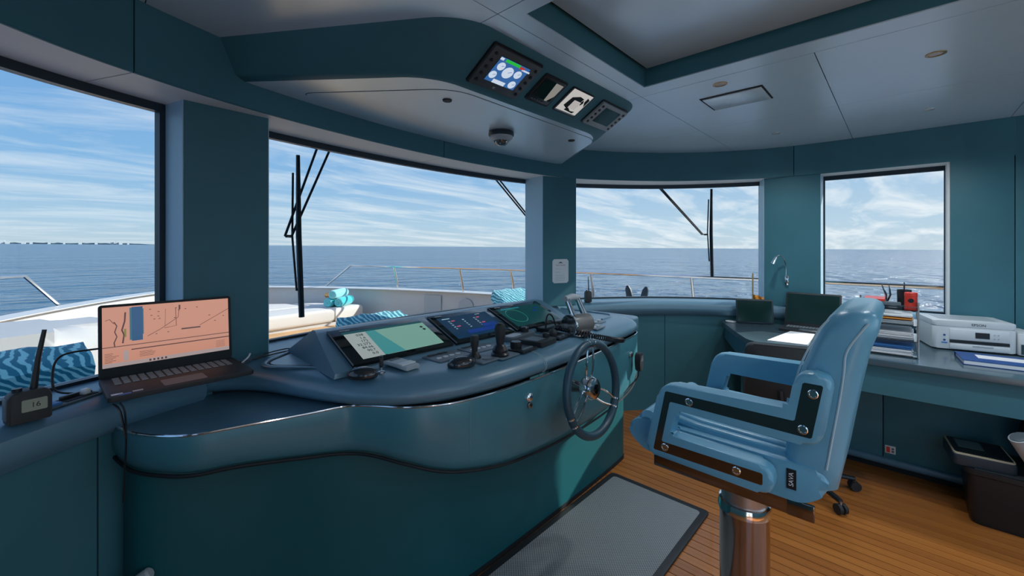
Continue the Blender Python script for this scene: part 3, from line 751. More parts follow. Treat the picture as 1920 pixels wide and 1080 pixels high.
# padded dash
DP = cr([(-1.47, 2.06), (-1.40, 2.045), (-1.30, 2.02), (-1.215, 1.96), (-1.15, 1.86), (-1.085, 1.70), (-1.02, 1.55), (-.935, 1.415), (-.84, 1.325), (-.73, 1.262), (-.60, 1.226), (-.45, 1.207), (-.25, 1.205),
         (0, 1.213), (.362, 1.246), (.70, 1.281), (.90, 1.305), (1.02, 1.338), (1.095, 1.405), (1.122, 1.50), (1.125, 1.75), (1.125, 2.12)], 6)
DN = normals(DP)
drow = [(.05, .912), (.018, .916), (.004, .932), (0, .950), (.008, .968), (.026, .984), (.055, .997), (.095, 1.004), (.12, 1.006)]
rings = [[(p[0] + n[0] * d, p[1] + n[1] * d, z) for p, n in zip(DP, DN)] for d, z in drow]
back = [(min(max(p[0], -1.36), 1.115), gly(min(max(p[0], -1.36), 1.115)) - .03, 1.006) for p in rings[-1]]
rings.append(back)
B().loft(rings, closed=False).build('dash_top', m_leather, hc, ang=60)
B().loft([[(p[0] + n[0] * d, p[1] + n[1] * d, z) for p, n in zip(DP, DN)] for d, z in ((.055, .895), (.055, .915))], closed=False).build('shadow_gap', m_dark, hc)
for x in (-.175, -.165):
    i = min(range(len(DP)), key=lambda k: abs(DP[k][0] - x)); p, n = DP[i], DN[i]
    B().tube([(x + n[0] * (d - .001), p[1] + n[1] * (d - .001), z + .0005) for d, z in drow[1:]], .0017, 5).build('stitching', m_seam, hc)
# lower side shelf at the starboard end
B().prism(fillet([(1.10, 1.46), (1.30, 1.46), (1.34, 1.52), (1.34, 2.0), (1.12, 2.06)], [0, .04, .04, 0, 0], 4), .86, .965, bev=.012).build('side_shelf', m_leather, hc)
# bead around the dash
bead = cr([(1.03, 2.0), (1.03, 1.62), (1.00, 1.54), (.92, 1.50), (.80, 1.49)], 6)
B().tube([(x, y, 1.006) for x, y in bead], .008, 6).build('bead', m_leather, hc)
# recessed triangular panel on the port side of the dash
tri = fillet([(-1.135, 1.95), (-.935, 2.10), (-.90, 1.68)], [.09, .02, .02], 8)
B().tube([(x, y, 1.008) for x, y in inset(tri, -.022)], .011, 8, closed=True, flat=.5).build('bead', m_leather, hc)
B().tube([(x, y, 1.006) for x, y in tri], .004, 6, closed=True).build('panel_gap', m_dark, hc)
B().prism(tri, 1.004, 1.0085).build('inset_panel', m_leather, hc)

# hood with the three displays
HY0, HZ0, HY1, HZ1 = 1.565, 1.022, 1.815, 1.125
sec = [(1.556, 1.003), (1.560, 1.021), (HY1, HZ1 + .004), (1.865, 1.136), (1.905, 1.132), (2.14, 1.000)]
xl = [-1.005, -1.0, -.965, -.95, -.945, -.98]; xr = [.57, .57, .56, .55, .545, .58]
B().loft([[(x, y, z) for x, (y, z) in zip(xx, sec)] for xx in (xl, xr)]).build('hood', m_leather, hc)
sl_ = math.atan2(HZ1 - HZ0, HY1 - HY0); sn = Vector((0, -math.sin(sl_), math.cos(sl_))); su = Vector((0, math.cos(sl_), math.sin(sl_)))
def slope(x, t_=0.5, h=0.0):
    m = Matrix((Vector((1, 0, 0)), su, sn)).transposed().to_4x4()
    m.translation = Vector((x, HY0 + (HY1 - HY0) * t_, HZ0 + (HZ1 - HZ0) * t_)) + sn * (h + .004); return m
SL = math.hypot(HZ1 - HZ0, HY1 - HY0)
m_glossk = M('display glass', (0.006, 0.012, 0.013), 0.06, spec=0.5)
def monitor(label, x0, x1):
    T = slope((x0 + x1) / 2); o = B().box((0, 0, .004), (x1 - x0, SL * .97, .016), T=T, bev=.003).build('display', m_glossk, hc); o['label'] = label
    B().tube([(x0 - (x0 + x1) / 2, -SL * .48, .010), (x0 - (x0 + x1) / 2, SL * .48, .010)], .003, 6, T=T).build('display_edge', m_grey, o)
    B().box(((x1 - x0) * -.36, SL * .42, .0128), (.045, .003, .001), T=T).build('maker_mark', m_text_w, o)
    return o, T
o, T = monitor('left display showing a pale green sea chart', -.925, -.425)
m_chart = emis('chart green', (0.20, 0.40, 0.33), 0.75); m_chart2 = emis('chart teal', (0.06, 0.29, 0.30), 0.75); m_side = emis('chart side bar', (0.40, 0.46, 0.45), 0.7)
m_bar = emis('chart top bar', (0.015, 0.10, 0.12), 0.6)
sw_, sh_ = .405, SL * .70
B().box((.06, -.012, .0127), (sw_ - .11, sh_, .001), T=T).build('screen_image', m_chart, o)
mesh('screen_image', [(-.10, -.012 + sh_ / 2, .0137), (-.055, -.012 + sh_ / 2, .0137), (.0, -.012 - sh_ / 2, .0137), (-.10, -.012 - sh_ / 2, .0137)], [[0, 1, 2, 3]], m_chart2, o, T)
B().box((-.148, -.012, .0127), (.10, sh_, .001), T=T).build('screen_image', m_side, o)
B().box((0, -.012 + sh_ / 2 + .008, .0127), (sw_, .018, .001), T=T).build('screen_image', m_bar, o)
m_num = emis('chart digits', (0.02, 0.06, 0.07), 0.3)
for k, s_ in enumerate(('038', '1.6', '172', '32.272', '84.66', '90.7', '0.0')):
    text('reading', s_, .022, T @ Matrix.Translation((-.118, .062 - k * .024, .0135)), m_num, o, 'RIGHT')
for (x, y) in ((.178, .048), (.182, .026)): B().cyl((x, y, .013), (x, y, .0137), .008, .008, 14, T=T).build('screen_icon', m_num, o)
o, T = monitor('centre display with a dark engine alarm page', -.405, .005)
m_eng = emis('engine page', (0.004, 0.030, 0.075), 0.8); m_engb = emis('engine page blue', (0.005, 0.035, 0.22), 0.8); m_engt = emis('engine page text', (0.35, 0.55, 0.60), 0.7); m_engr = emis('engine page alarm', (0.6, 0.10, 0.18), 0.8)
B().box((.0, -.005, .0127), (.35, SL * .74, .001), T=T).build('screen_image', m_eng, o)
B().box((.03, -.065, .0134), (.22, .03, .001), T=T).build('screen_field', m_engb, o); B().box((.10, -.03, .0134), (.10, .03, .001), T=T).build('screen_field', m_engb, o)
for gx in (-.115, -.02, .06):
    for k in range(5):
        text('reading', str(random.randint(11, 99)), .013, T @ Matrix.Translation((gx, .050 - k * .018, .0135)), m_engt, o, 'RIGHT')
        if gx != -.02 and k in (0, 3): B().box((gx + .02, .052 - k * .018, .0135), (.022, .007, .001), T=T).build('screen_field', m_engr, o)
B().box((-.125, .078, .0135), (.05, .006, .001), T=T).build('screen_field', m_engt, o); B().box((.10, .082, .0135), (.035, .006, .001), T=T).build('screen_field', m_text_w, o)
o, T = monitor('right display with a dark radar page and reflections', .030, .475)
m_rad = emis('radar page', (0.008, 0.055, 0.060), 0.7)
B().box((.0, -.005, .0127), (.385, SL * .74, .001), T=T).build('screen_image', m_rad, o)
B().tube([(-.10 + .07 * math.cos(k * .3), .0 + .07 * math.sin(k * .3), .0138) for k in range(21)], .0012, 4, closed=True, T=T).build('radar_ring', emis('radar ring', (0.03, 0.30, 0.22), .6), o)
B().box((-.08, .082, .0135), (.16, .008, .001), T=T).build('screen_field', emis('radar bar', (0.03, 0.30, 0.36), .6), o)
for (x, y) in ((.09, .02), (.13, .05)): B().box((x, y, .0135), (.035, .012, .001), T=T).build('screen_field', m_engb, o)

# controls set in the dash
DZt = 1.006
def plate(label, c, d, rz, mat, h=.008, name='control_panel', r=.006):
    o = B().prism(rrect(d[0], d[1], r), 0, h, T=TR((c[0], c[1], DZt), 0, 0, rz), bev=.002).build(name, mat, hc); o['label'] = label; return o
def TD(c, rz=0, z=0): return TR((c[0], c[1], DZt + z), 0, 0, rz)
m_plate = M('anodised plate', (0.16, 0.21, 0.25), 0.4)
for (c, rz, lab) in (((-.515, 1.515), 2, 'switch plate with four white buttons beside the left display'), ((-.315, 1.52), 2, 'switch plate with white buttons under the centre display')):
    o = plate(lab, c, (.185, .155), rz, m_plate, .005)
    for k in range(4): B().prism(rrect(.026, .020, .008), .004, .009, T=TD(c, rz) @ Matrix.Translation((-.06 + k * .036, -.03, 0)), bev=.002).build('button', m_white, o)
    for k in range(2): B().box((-.045 + k * .055, .035, .006), (.045, .024, .003), T=TD(c, rz)).build('readout', m_black, o)
# small joystick
c = (-.445, 1.345); o = plate('small joystick on a square plate', c, (.11, .11), 4, m_plate, .007)
B().lathe([(.030, .006), (.028, .016), (.016, .030), (.012, .036)], 20, TD((-.462, 1.375))).build('boot', m_black, o)
B().lathe([(.012, .032), (.014, .05), (.019, .075), (.019, .10), (.016, .105)], 20, TD((-.462, 1.375))).build('stick', m_blackm, o)
B().lathe([(.026, .006), (.026, .010), (.018, .012)], 24, TD((-.435, 1.318))).build('knob', m_grey, o)
# big joystick
c = (-.335, 1.345); o = plate('large joystick with a grip on a square plate', c, (.135, .135), 6, m_plate, .004)
B().lathe([(.040, .003), (.042, .012), (.034, .020), (.036, .030), (.026, .048), (.017, .056)], 24, TD((-.350, 1.328))).build('boot', m_black, o)
B().lathe([(.016, .05), (.019, .075), (.024, .10), (.026, .125), (.022, .142), (.012, .15)], 20, TD((-.350, 1.328))).build('grip', m_blackm, o)
# star knob unit
c = (-.195, 1.345); o = plate('plate with a black star-shaped knob', c, (.125, .125), 8, m_black, .010)
B().prism([((.030 if k % 2 else .020) * math.cos(k * .5236), (.030 if k % 2 else .020) * math.sin(k * .5236)) for k in range(12)], .01, .038, T=TD((-.205, 1.362)), bev=.003).build('knob', m_black, o)
B().prism(rrect(.09, .014, .004), .01, .014, T=TD((-.19, 1.305), 8)).build('button_row', m_grey, o)
# jog unit
o = plate('rounded grey jog control with a push knob', (-.005, 1.525), (.24, .095), 8, m_grey, .022, r=.044)
B().prism(rrect(.10, .05, .02), .021, .025, T=TD((-.06, 1.515), 8)).build('pad', m_lgrey, o)
B().lathe([(.022, .02), (.022, .045), (.018, .05)], 18, TD((.055, 1.535))).build('knob', m_black, o)
# square control with knob
c = (-.035, 1.365); o = plate('square autopilot control with a round knob', c, (.15, .135), 8, m_blackm, .024)
B().box((-.018, .01, .0245), (.085, .08, .002), T=TD(c, 8)).build('screen', m_grey, o)
B().lathe([(.018, .022), (.018, .044), (.015, .048)], 18, TD((.018, 1.355))).build('knob', m_black, o)
# trackball unit
c = (.150, 1.40); o = plate('low black trackball panel', c, (.15, .15), 8, m_black, .010)
B().sphere((0, 0, .014), .026, TD((.155, 1.415)), 18, 10).build('trackball', m_blackm, o)
for k in range(3): B().prism(rrect(.028, .016, .004), .009, .015, T=TD(c, 8) @ Matrix.Translation((-.04 + k * .04, -.052, 0))).build('button', m_grey, o)
# keypad unit with cable
c = (.30, 1.545); o = plate('black keypad below the right display', c, (.22, .125), 8, m_black, .022)
B().box((-.02, .01, .0225), (.15, .075, .002), T=TD(c, 8)).build('screen', m_grey, o)
for (x, y) in ((.085, .02), (.085, -.02)): B().cyl((x, y, .02), (x, y, .034), .012, .010, 14, T=TD(c, 8)).build('knob', m_blackm, o)
# white switch panels to starboard
for (c, lab) in (((.68, 1.46), 'pale switch panel at the starboard end of the dash'), ((.52, 1.37), 'pale switch panel beside the throttle')):
    o = plate(lab, c, (.13, .085), 8, m_plate, .006)
    for k in range(2): B().prism(rrect(.045, .03, .004), .005, .013, T=TD(c, 8) @ Matrix.Translation((-.03 + k * .06, 0, 0)), bev=.002).build('switch', m_lgrey, o)
# throttle: drum with two levers and a grip
th_ = B().lathe([(.070, 0), (.070, .008), (.05, .012)], 28, TD((.30, 1.34))).build('throttle', m_steel, hc); th_['label'] = 'engine throttle with a grey drum and a chrome U-shaped lever'
m_drum = M('throttle drum', (0.17, 0.17, 0.165), 0.35)
B().lathe([(.052, -.075), (.055, -.07), (.055, .07), (.050, .075)], 32, TR((.30, 1.34, DZt + .058), 0, 90, -8)).build('drum', m_drum, th_)
B().lathe([(.050, -.081), (.050, -.076)], 32, TR((.30, 1.34, DZt + .058), 0, 90, -8)).build('end_cap', m_dchrome, th_)
B().lathe([(.058, -.083), (.060, -.078), (.058, -.070)], 32, TR((.30, 1.34, DZt + .058), 0, 90, -8)).build('end_ring', m_chrome, th_)
for s in (-1, 1):
    B().tube([(.30 + s * .055, 1.34, DZt + .105), (.30 + s * .052, 1.385, DZt + .195)], [.013, .011], 10, flat=1.5).build('lever', m_chrome, th_)
B().tube([(.235, 1.388, DZt + .20), (.30, 1.388, DZt + .207), (.365, 1.388, DZt + .20)], [.017, .020, .017], 14).build('grip', m_lgrey, th_)
# key switch on the dash
o = B().lathe([(.014, 0), (.014, .006), (.010, .008)], 18, TD((-.845, 1.495))).build('ignition_switch', m_steel, hc); o['label'] = 'key with a black tag in the dash'
B().prism(rrect(.034, .044, .008), -.005, .005, T=TR((-.845, 1.495, DZt + .045), 90, 0, 50), bev=.002).build('key_tag', m_black, o)
box('key_blade', (-.845, 1.495, DZt + .016), (.006, .003, .024), m_steel, o)
# lock on the skirt
i = min(range(len(CP)), key=lambda k: abs(CP[k][0] + .281)); p, n = CP[i], CN[i]
o = B().lathe([(.020, 0), (.020, .008), (.014, .014), (.006, .016)], 20, TR((p[0], p[1] - .003, .835), 90)).build('keyhole', m_chrome, hc); o['label'] = 'chrome lock on the console front'
B().lathe([(.014, 0), (.014, .008), (.008, .012)], 18, TR((p[0] + .002, p[1] - .003, .80), 90)).build('knob', m_dchrome, o)

# ---- steering wheel
WC = Vector((.025, 1.075, .825)); sw = thing('steering_wheel', WC, 'blue leather rimmed steering wheel with chrome double spokes', 'steering wheel')
TW = TR(WC, 84, 0, 0)        # local z points aft
WR = .212
B().tube([(WR * math.cos(a * 2 * math.pi / 48), WR * math.sin(a * 2 * math.pi / 48), 0) for a in range(48)], .0195, 12, closed=True, T=TW).build('rim', M('wheel leather', (.03, .085, .125), .35, bump=(250, .2)), sw)
for k, an in enumerate((88, -32, 208)):
    for s in (-1, 1):
        pts = []
        for q in range(9):
            t_ = q / 8; r = .035 + (WR - .035) * t_; off = s * (.020 + .012 * math.sin(t_ * math.pi) - .006 * t_); z = -.028 * (1 - t_) * (1 - t_)
            ca, sa = math.cos(R(an)), math.sin(R(an)); pts.append((r * ca - off * sa, r * sa + off * ca, z))
        B().tube(pts, .0055, 8, T=TW).build('spoke', m_chrome, sw)
    ca, sa = math.cos(R(an)), math.sin(R(an))
    for s in (-1, 1):
        a2 = R(an) + s * .10; p = Vector((WR * math.cos(a2), WR * math.sin(a2), 0)); tdir = Vector((-math.sin(a2), math.cos(a2), 0))
        B().tube([p - tdir * .004, p + tdir * .004], .0205, 12, T=TW).build('rim_ring', m_chrome, sw)
B().lathe([(.050, -.045), (.056, -.02), (.054, 0), (.046, .012), (.030, .016)], 32, TW).build('hub', m_chrome, sw)
B().lathe([(.024, .014), (.022, .019), (.002, .020)], 28, TW).build('hub_cap', m_dchrome, sw)
B().cyl((0, 0, -.045), (0, 0, -.150), .022, .034, 24, T=TW).build('shaft', m_dchrome, sw)

# ---- radio microphone hanging on the skirt, with coiled cord from the dash
mc = thing('radio_microphone', (.885, 1.285, .74), 'black radio microphone hanging on the starboard end of the console', 'microphone')
Tm = TR((.885, 1.278, .748), 90, 0, 6)
B().prism(fillet([(-.030, .055), (.030, .055), (.034, .0), (.020, -.062), (-.020, -.062), (-.034, 0)], .012, 4), -.002, .034, T=Tm, bev=.006).build('body', m_blackm, mc)
for k in range(4): box('grille_slot', (0, .036 - k * .010, .0345), (.038, .004, .002), m_grey, mc, T=Tm)
box('talk_key', (.036, .015, .016), (.008, .05, .02), m_black, mc, bev=.002, T=Tm)
B().lathe([(.018, -.004), (.018, .008), (.010, .012)], 16, TR((.825, 1.290, .80), 90)).build('hook', m_chrome, mc)
B().tube(cr([(.880, 1.262, .69), (.872, 1.268, .64), (.82, 1.29, .60), (.74, 1.295, .57)], 6), .005, 6).build('cord', m_black, mc)
cc = thing('coiled_cord', (.36, 1.27, 1.01), 'black coiled cord lying over the dash above the steering wheel', 'cord')
path = cr([(.25, 1.46, 1.035), (.225, 1.36, 1.035), (.26, 1.262, 1.018), (.36, 1.218, .992), (.48, 1.214, .962), (.60, 1.234, .938), (.66, 1.262, .922)], 42)
sp = []
for k in range(len(path)):
    p = Vector(path[k]); q = Vector(path[min(k + 1, len(path) - 1)]) - Vector(path[max(k - 1, 0)]); q.normalize()
    u = q.cross(Vector((0, 0, 1))).normalized(); v = q.cross(u); a = k * 1.05
    sp.append(p + (u * math.cos(a) + v * math.sin(a)) * .013)
B().tube(sp, .004, 5).build('coil', m_black, cc)
B().tube(cr([(.25, 1.46, 1.03), (.235, 1.48, 1.10), (.20, 1.49, 1.105), (.185, 1.49, 1.03)], 8), .005, 6).build('lead', m_black, cc)
# ================================================================== anti-fatigue mat
mt = thing('floor_mat', (0, 1.09, .005), 'grey textured anti-fatigue mat with a dark border at the helm', 'mat')
m_mat = M('mat studs', (0.23, 0.255, 0.265), 0.5); t = m_mat.node_tree
tcn = t.nodes.new('ShaderNodeTexCoord'); mpn = t.nodes.new('ShaderNodeMapping'); mpn.inputs['Rotation'].default_value = (0, 0, R(45)); mpn.inputs['Scale'].default_value = (95, 95, 95)
t.links.new(tcn.outputs['Object'], mpn.inputs[0]); ck = t.nodes.new('ShaderNodeTexVoronoi'); ck.inputs['Randomness'].default_value = 0.0; ck.inputs['Scale'].default_value = 1.0
t.links.new(mpn.outputs[0], ck.inputs['Vector']); bpn = t.nodes.new('ShaderNodeBump'); bpn.inputs['Strength'].default_value = 0.9; bpn.inputs['Distance'].default_value = 0.003; bpn.invert = True
t.links.new(ck.outputs['Distance'], bpn.inputs['Height']); t.links.new(bpn.outputs[0], t.nodes['Principled BSDF'].inputs['Normal'])
rmp = t.nodes.new('ShaderNodeValToRGB'); t.links.new(ck.outputs['Distance'], rmp.inputs[0]); rmp.color_ramp.elements[0].position = .25; rmp.color_ramp.elements[0].color = (.46, .49, .50, 1); rmp.color_ramp.elements[1].position = .6; rmp.color_ramp.elements[1].color = (.17, .19, .20, 1)
t.links.new(rmp.outputs[0], t.nodes['Principled BSDF'].inputs['Base Color'])
B().prism(rrect(1.56, .615, .03, 4, 0, 1.0925), .0055, .016, bev=.007).build('border', M('mat border', (.022, .026, .030), .5), mt)
B().prism(rrect(1.475, .54, .02, 4, 0, 1.0925), .010, .0172).build('surface', m_mat, mt)

# ================================================================== helm chair (local frame: origin at the column, facing +y)
ch = thing('helm_chair', (0, 0, 0), 'blue leather helm chair on a polished steel column', 'chair')
TX = Matrix(((0, 0, 1, 0), (1, 0, 0, 0), (0, 1, 0, 0), (0, 0, 0, 1)))      # (y, z, x) -> (x, y, z)
seatp = fillet([(.335, .835), (.326, .795), (.270, .752), (-.215, .752), (-.272, .80), (-.272, .862), (.285, .866)], [.02, .04, .03, .03, .04, .03, .04], 5)
B().prism(seatp, -.245, .245, T=TX, bev=.018, seg=4).build('seat', m_chair, ch, ang=50)
B().tube([(-.236, .262, .846), (-.22, .262, .850), (0, .262, .852), (.22, .262, .850), (.236, .262, .846)], [.028, .040, .042, .040, .028], 16).build('front_bolster', m_chair, ch)
for k in range(9):
    x = -.190 + k * .0475
    B().tube([(x, -.222, .850), (x, -.20, .862), (x, -.05, .864), (x, .10, .866), (x, .17, .876), (x, .215, .880)], [.012, .0205, .0215, .0215, .020, .012], 12, flat=.75).build('seat_rib', m_chair, ch)
rows = [(-.185, -.265, .792, .440, .03), (-.168, -.290, .81, .478, .04), (-.163, -.302, .89, .484, .042), (-.176, -.322, 1.017, .484, .042), (-.192, -.334, 1.083, .484, .042), (-.207, -.346, 1.148, .484, .042), (-.224, -.358, 1.19, .482, .042),
        (-.240, -.370, 1.235, .480, .042), (-.264, -.390, 1.29, .476, .045), (-.286, -.398, 1.330, .466, .05), (-.305, -.394, 1.350, .445, .042), (-.325, -.380, 1.361, .40, .026)]
zf = lambda z: z if z < 1.148 else 1.148 + (z - 1.148) * .80
yf = lambda y, z: y + max(0, z - 1.148) * .10
B().loft([[(p[0], yf((a_ + b_) / 2, z) + p[1], zf(z)) for p in rrect(wx, a_ - b_, r, 6)] for a_, b_, z, wx, r in rows]).build('backrest', m_chair, ch, ang=60)
for s in (-1, 1):
    B().tube(cr([(x, yf(y, z), zf(z)) for x, y, z in [(s * .2345, -.374, 1.325), (s * .2375, -.353, 1.290), (s * .2395, -.328, 1.244), (s * .2405, -.314, 1.206), (s * .2415, -.306, 1.154), (s * .2415, -.295, 1.064), (s * .2415, -.279, .955), (s * .2415, -.267, .87)]], 4), .0032, 6).build('piping', m_seam, ch)
    B().tube(cr([(x, yf(y, z), zf(z)) for x, y, z in [(s * .226, -.288, 1.325), (s * .231, -.262, 1.285), (s * .233, -.238, 1.231), (s * .234, -.205, 1.148), (s * .234, -.190, 1.083), (s * .234, -.173, 1.0)]], 4), .0028, 6).build('piping', m_seam, ch)
armp = fillet([(.236, .782), (.182, 1.030), (-.186, 1.040), (-.205, 1.150), (-.292, 1.150), (-.262, .948), (.128, .952), (.150, .862), (-.152, .858), (-.152, .774)],
              [.03, .045, .012, .045, .045, .045, .012, .012, .042, .042], 6)
armo = fillet([(.205, .800), (.163, 1.008), (-.203, 1.010), (-.222, 1.122), (-.268, 1.122), (-.242, .972), (.148, .976), (.176, .835), (-.125, .835), (-.125, .800)], .004, 1)
def screw(y, z, x, s):
    T = Matrix.Translation((x, y, z)) @ Matrix.Rotation(R(90) * s, 4, 'Y')
    o = B().lathe([(.0125, -.001), (.0125, .0022), (.0105, .0030), (.0085, .0030), (.0080, .0012), (.001, .0012)], 18, T).build('screw', m_chrome, ch, ang=15)
for s in (-1, 1):
    x0, x1 = (-.312, -.252) if s < 0 else (.252, .312)
    o = B().prism(armp, x0, x1, T=TX, bev=.013, seg=4).build('armrest', m_chair, ch, ang=50)
    xo = -.3125 if s < 0 else .3125
    B().prism(armo, min(xo, xo - s * .004), max(xo, xo - s * .004) + (0), T=TX).build('inlay', m_dchrome, o)
    B().tube([(xo + s * -.006, y, z) for y, z in inset(armp, .006)], .0022, 5, closed=True).build('piping', m_seam, o)
    for (y, z) in ((-.245, 1.095), (-.222, .992), (.085, .990), (.165, .818), (-.055, .818)): screw(y, z, xo, s)
# seat box, swivel head and column
box('mount_box', (0, .04, .718), (.40, .43, .070), m_dchrome, ch, bev=.006)
box('slide_lever', (-.195, -.20, .708), (.012, .07, .05), m_dchrome, ch, bev=.003)
B().cyl((0, 0, .56), (0, 0, .685), .075, .078, 40).build('swivel_head', M('satin steel', (.55, .56, .58), .35, 1.0), ch)
B().lathe([(.080, .535), (.088, .540), (.088, .556), (.083, .572), (.075, .575)], 40).build('collar', m_chrome, ch)
B().cyl((0, 0, .02), (0, 0, .536), .0815, .0815, 48).build('column', M('polished column', (.46, .40, .37), .13, 1.0), ch)
B().lathe([(.19, .006), (.19, .016), (.17, .024), (.082, .028)], 40).build('floor_plate', m_steel, ch)
T = Matrix.Translation((-.2465, -.185, .815)) @ Matrix.Rotation(R(-90), 4, 'Z') @ Matrix.Rotation(R(90), 4, 'X')
tg = B().box((0, 0, 0), (.024, .058, .003), T=T).build('maker_tag', m_black, ch)
text('tag_text', 'SAVA', .017, T @ Matrix.Translation((0, 0, .002)) @ Matrix.Rotation(R(90), 4, 'Z'), m_text_w, tg)
ch.location = (0, .42, .0055)

# ================================================================== desk on the starboard side
DK = .84
dk = thing('chart_desk', (2.1, -.3, 0), 'long curved teal desk along the starboard windows', 'desk')
plan = fillet([(2.30, 1.17), (1.94, .985), (1.60, .785), (1.555, .60), (1.555, -2.55), (2.54, -2.55), (2.54, .3), (2.47, .86)], [.02, .2, .12, .12, 0, 0, 0, 0], 5)
B().prism(plan, DK - .035, DK, bev=.006).build('desk_top', m_desk, dk)
ap = fillet([(2.25, 1.13), (1.95, .965), (1.625, .775), (1.585, .60), (1.585, -2.5)], [0, .2, .12, .12, 0], 6)
apn = normals(ap)
taper = lambda p: .10 + .075 * min(1, max(0, (2.25 - p[0]) / .55))
B().loft([[(p[0], p[1], DK - .034) for p in ap], [(p[0], p[1], DK - .034 - taper(p)) for p in ap], [(p[0] + .03, p[1] - .01, DK - .034 - taper(p)) for p in ap], [(p[0] + .35, p[1] - .06, DK - .034 - taper(p)) for p in ap]], closed=False).build('apron', m_wall, dk)
for (y0, y1) in ((.95, .09), (.086, -.62), (-.624, -2.5)):
    box('modesty_panel', (2.065, (y0 + y1) / 2, .36), (.04, y0 - y1, .60), m_wall, dk, bev=.002)
box('kick_rail', (2.045, -.78, .075), (.05, 3.4, .05), m_leather, dk, bev=.02, seg=3)
box('kick_recess', (2.10, -.78, .026), (.05, 3.4, .046), m_dark, dk)
so_ = thing('wall_socket', (2.04, .05, .14), 'small white and red socket on the desk panel near the floor', 'socket')
box('plate', (2.043, .052, .155), (.006, .052, .05), m_white, so_, bev=.001)
box('rocker', (2.039, .063, .155), (.004, .018, .036), m_red, so_); box('port', (2.0395, .040, .163), (.003, .012, .012), m_grey, so_); box('port', (2.0395, .040, .146), (.003, .012, .012), m_grey, so_)

# tablet and laptop
tb = thing('tablet', (2.37, .92, DK), 'dark tablet propped upright at the far end of the desk', 'tablet')
T = TR((2.365, .925, DK + .107), 0, 0, -66) @ Matrix.Rotation(R(80), 4, 'X')
B().prism(rrect(.285, .205, .012), -.005, .005, T=T, bev=.002).build('case', m_frame, tb)
B().prism(rrect(.262, .180, .004), .0048, .0062, T=T).build('screen', m_scr_off, tb)
box('stand', (0, 0, 0), (.12, .02, .006), m_black, tb, T=TR((2.40, .945, DK + .02), 0, -50, -66))
def laptop(label, c, rz, w_, d_, lid_h, tilt, body, z):
    r = thing('laptop', (c[0], c[1], z), label, 'laptop'); T = TR((c[0], c[1], z), 0, 0, rz)
    b_ = B().prism(rrect(w_, d_, .012), .002, .018, T=T, bev=.003).build('keyboard_base', body, r)
    kb = B(); kx, ky = 15, 5
    for i in range(kx):
        for j in range(ky):
            kb.box((-w_ * .43 + (i + .5) * w_ * .86 / kx, d_ * .02 + (j + .5) * d_ * .38 / ky, .0195), (w_ * .86 / kx * .76, d_ * .38 / ky * .60, .002))
    k = kb.build('keys', m_keys, b_, T=T); k['kind'] = 'stuff'
    B().prism(rrect(w_ * .30, d_ * .30, .006, 4, 0, -d_ * .28), .0175, .0188, T=T).build('touchpad', m_grey, b_)
    L = T @ Matrix.Translation((0, d_ / 2 - .006, .016)) @ Matrix.Rotation(R(90 - tilt), 4, 'X')
    lid = B().prism(rrect(w_, lid_h, .010, 5, 0, lid_h / 2), -.005, .004, T=L, bev=.002).build('lid', body, r)
    return r, lid, L, b_, T
m_keys = M('laptop keys', (.24, .29, .32), .45)
r, lid, L, b_, T = laptop('dark laptop with a blank screen on the starboard desk', (2.28, .525), -90, .37, .245, .275, 16, m_blackm, DK)
B().prism(rrect(.345, .235, .003, 3, 0, .145), .0035, .0052, T=L).build('screen', m_scr_off, lid)
mo = tag(mesh('desk_pad', [(1.68, .69, DK + .001), (2.16, .63, DK + .001), (2.17, .47, DK + .001), (1.70, .46, DK + .001), (1.68, .69, DK + .006), (2.16, .63, DK + .006), (2.17, .47, DK + .006), (1.70, .46, DK + .006)], [[0, 1, 2, 3], [4, 5, 6, 7], [0, 1, 5, 4], [1, 2, 6, 5], [2, 3, 7, 6], [3, 0, 4, 7]], m_paper), 'pale paper pad lying on the desk before the laptop', 'paper pad')
tag(B().lathe([(.045, 0), (.048, .003), (.045, .007), (.001, .007)], 28, TR((2.33, 1.10, DK))).build('coaster', m_white), 'round white coaster at the tip of the desk', 'coaster')

# letter tray with papers
lt = thing('letter_tray', (1.90, .065, DK), 'clear four-tier letter tray on the desk', 'tray')
for k in range(4):
    z = DK + .006 + k * .092
    B().box((1.895, .065, z), (.335, .268, .004)).build('tier', m_acrylic, lt)
    for y in (-.071, .201): box('tier_side', (1.895, y, z + .018), (.335, .004, .036), m_acrylic, lt)
for (x, y) in ((1.735, -.075), (1.735, .205), (2.055, -.075), (2.055, .205)):
    B().cyl((x, y, DK + .001), (x, y, DK + .33), .005, n=10).build('rod', m_steel, lt)
def paper(label, z, n, mat, name='paper_stack', dz=.012, dx=.0, dy=0.0):
    pts = rrect(.30 + dx, .235 + dy, .002, 1)
    b_ = B()
    for k in range(n): b_.prism(pts, z + k * dz / n, z + (k + .72) * dz / n, T=TR((1.90 + random.uniform(-.008, .008), .065 + random.uniform(-.006, .006), 0), 0, 0, random.uniform(-1.5, 1.5)))
    o = b_.build(name, mat); return tag(o, label, 'papers')
paper('white papers in the lowest tier of the letter tray', DK + .010, 6, m_paper, dz=.03)
paper('white papers in the second tier of the letter tray', DK + .103, 6, m_paper, dz=.045)
paper('blue card folder in the lowest tier, over the papers', DK + .044, 2, m_bluep, 'card_folder', .02)
paper('grey papers in the third tier of the letter tray', DK + .194, 4, m_lgrey, dz=.022)
paper('orange card folder in the third tier of the letter tray', DK + .222, 1, m_orange, 'card_folder', .012)
paper('white paper over the orange folder in the letter tray', DK + .238, 2, m_paper, dz=.010)
ZT = DK + .006 + 3 * .092 + .003
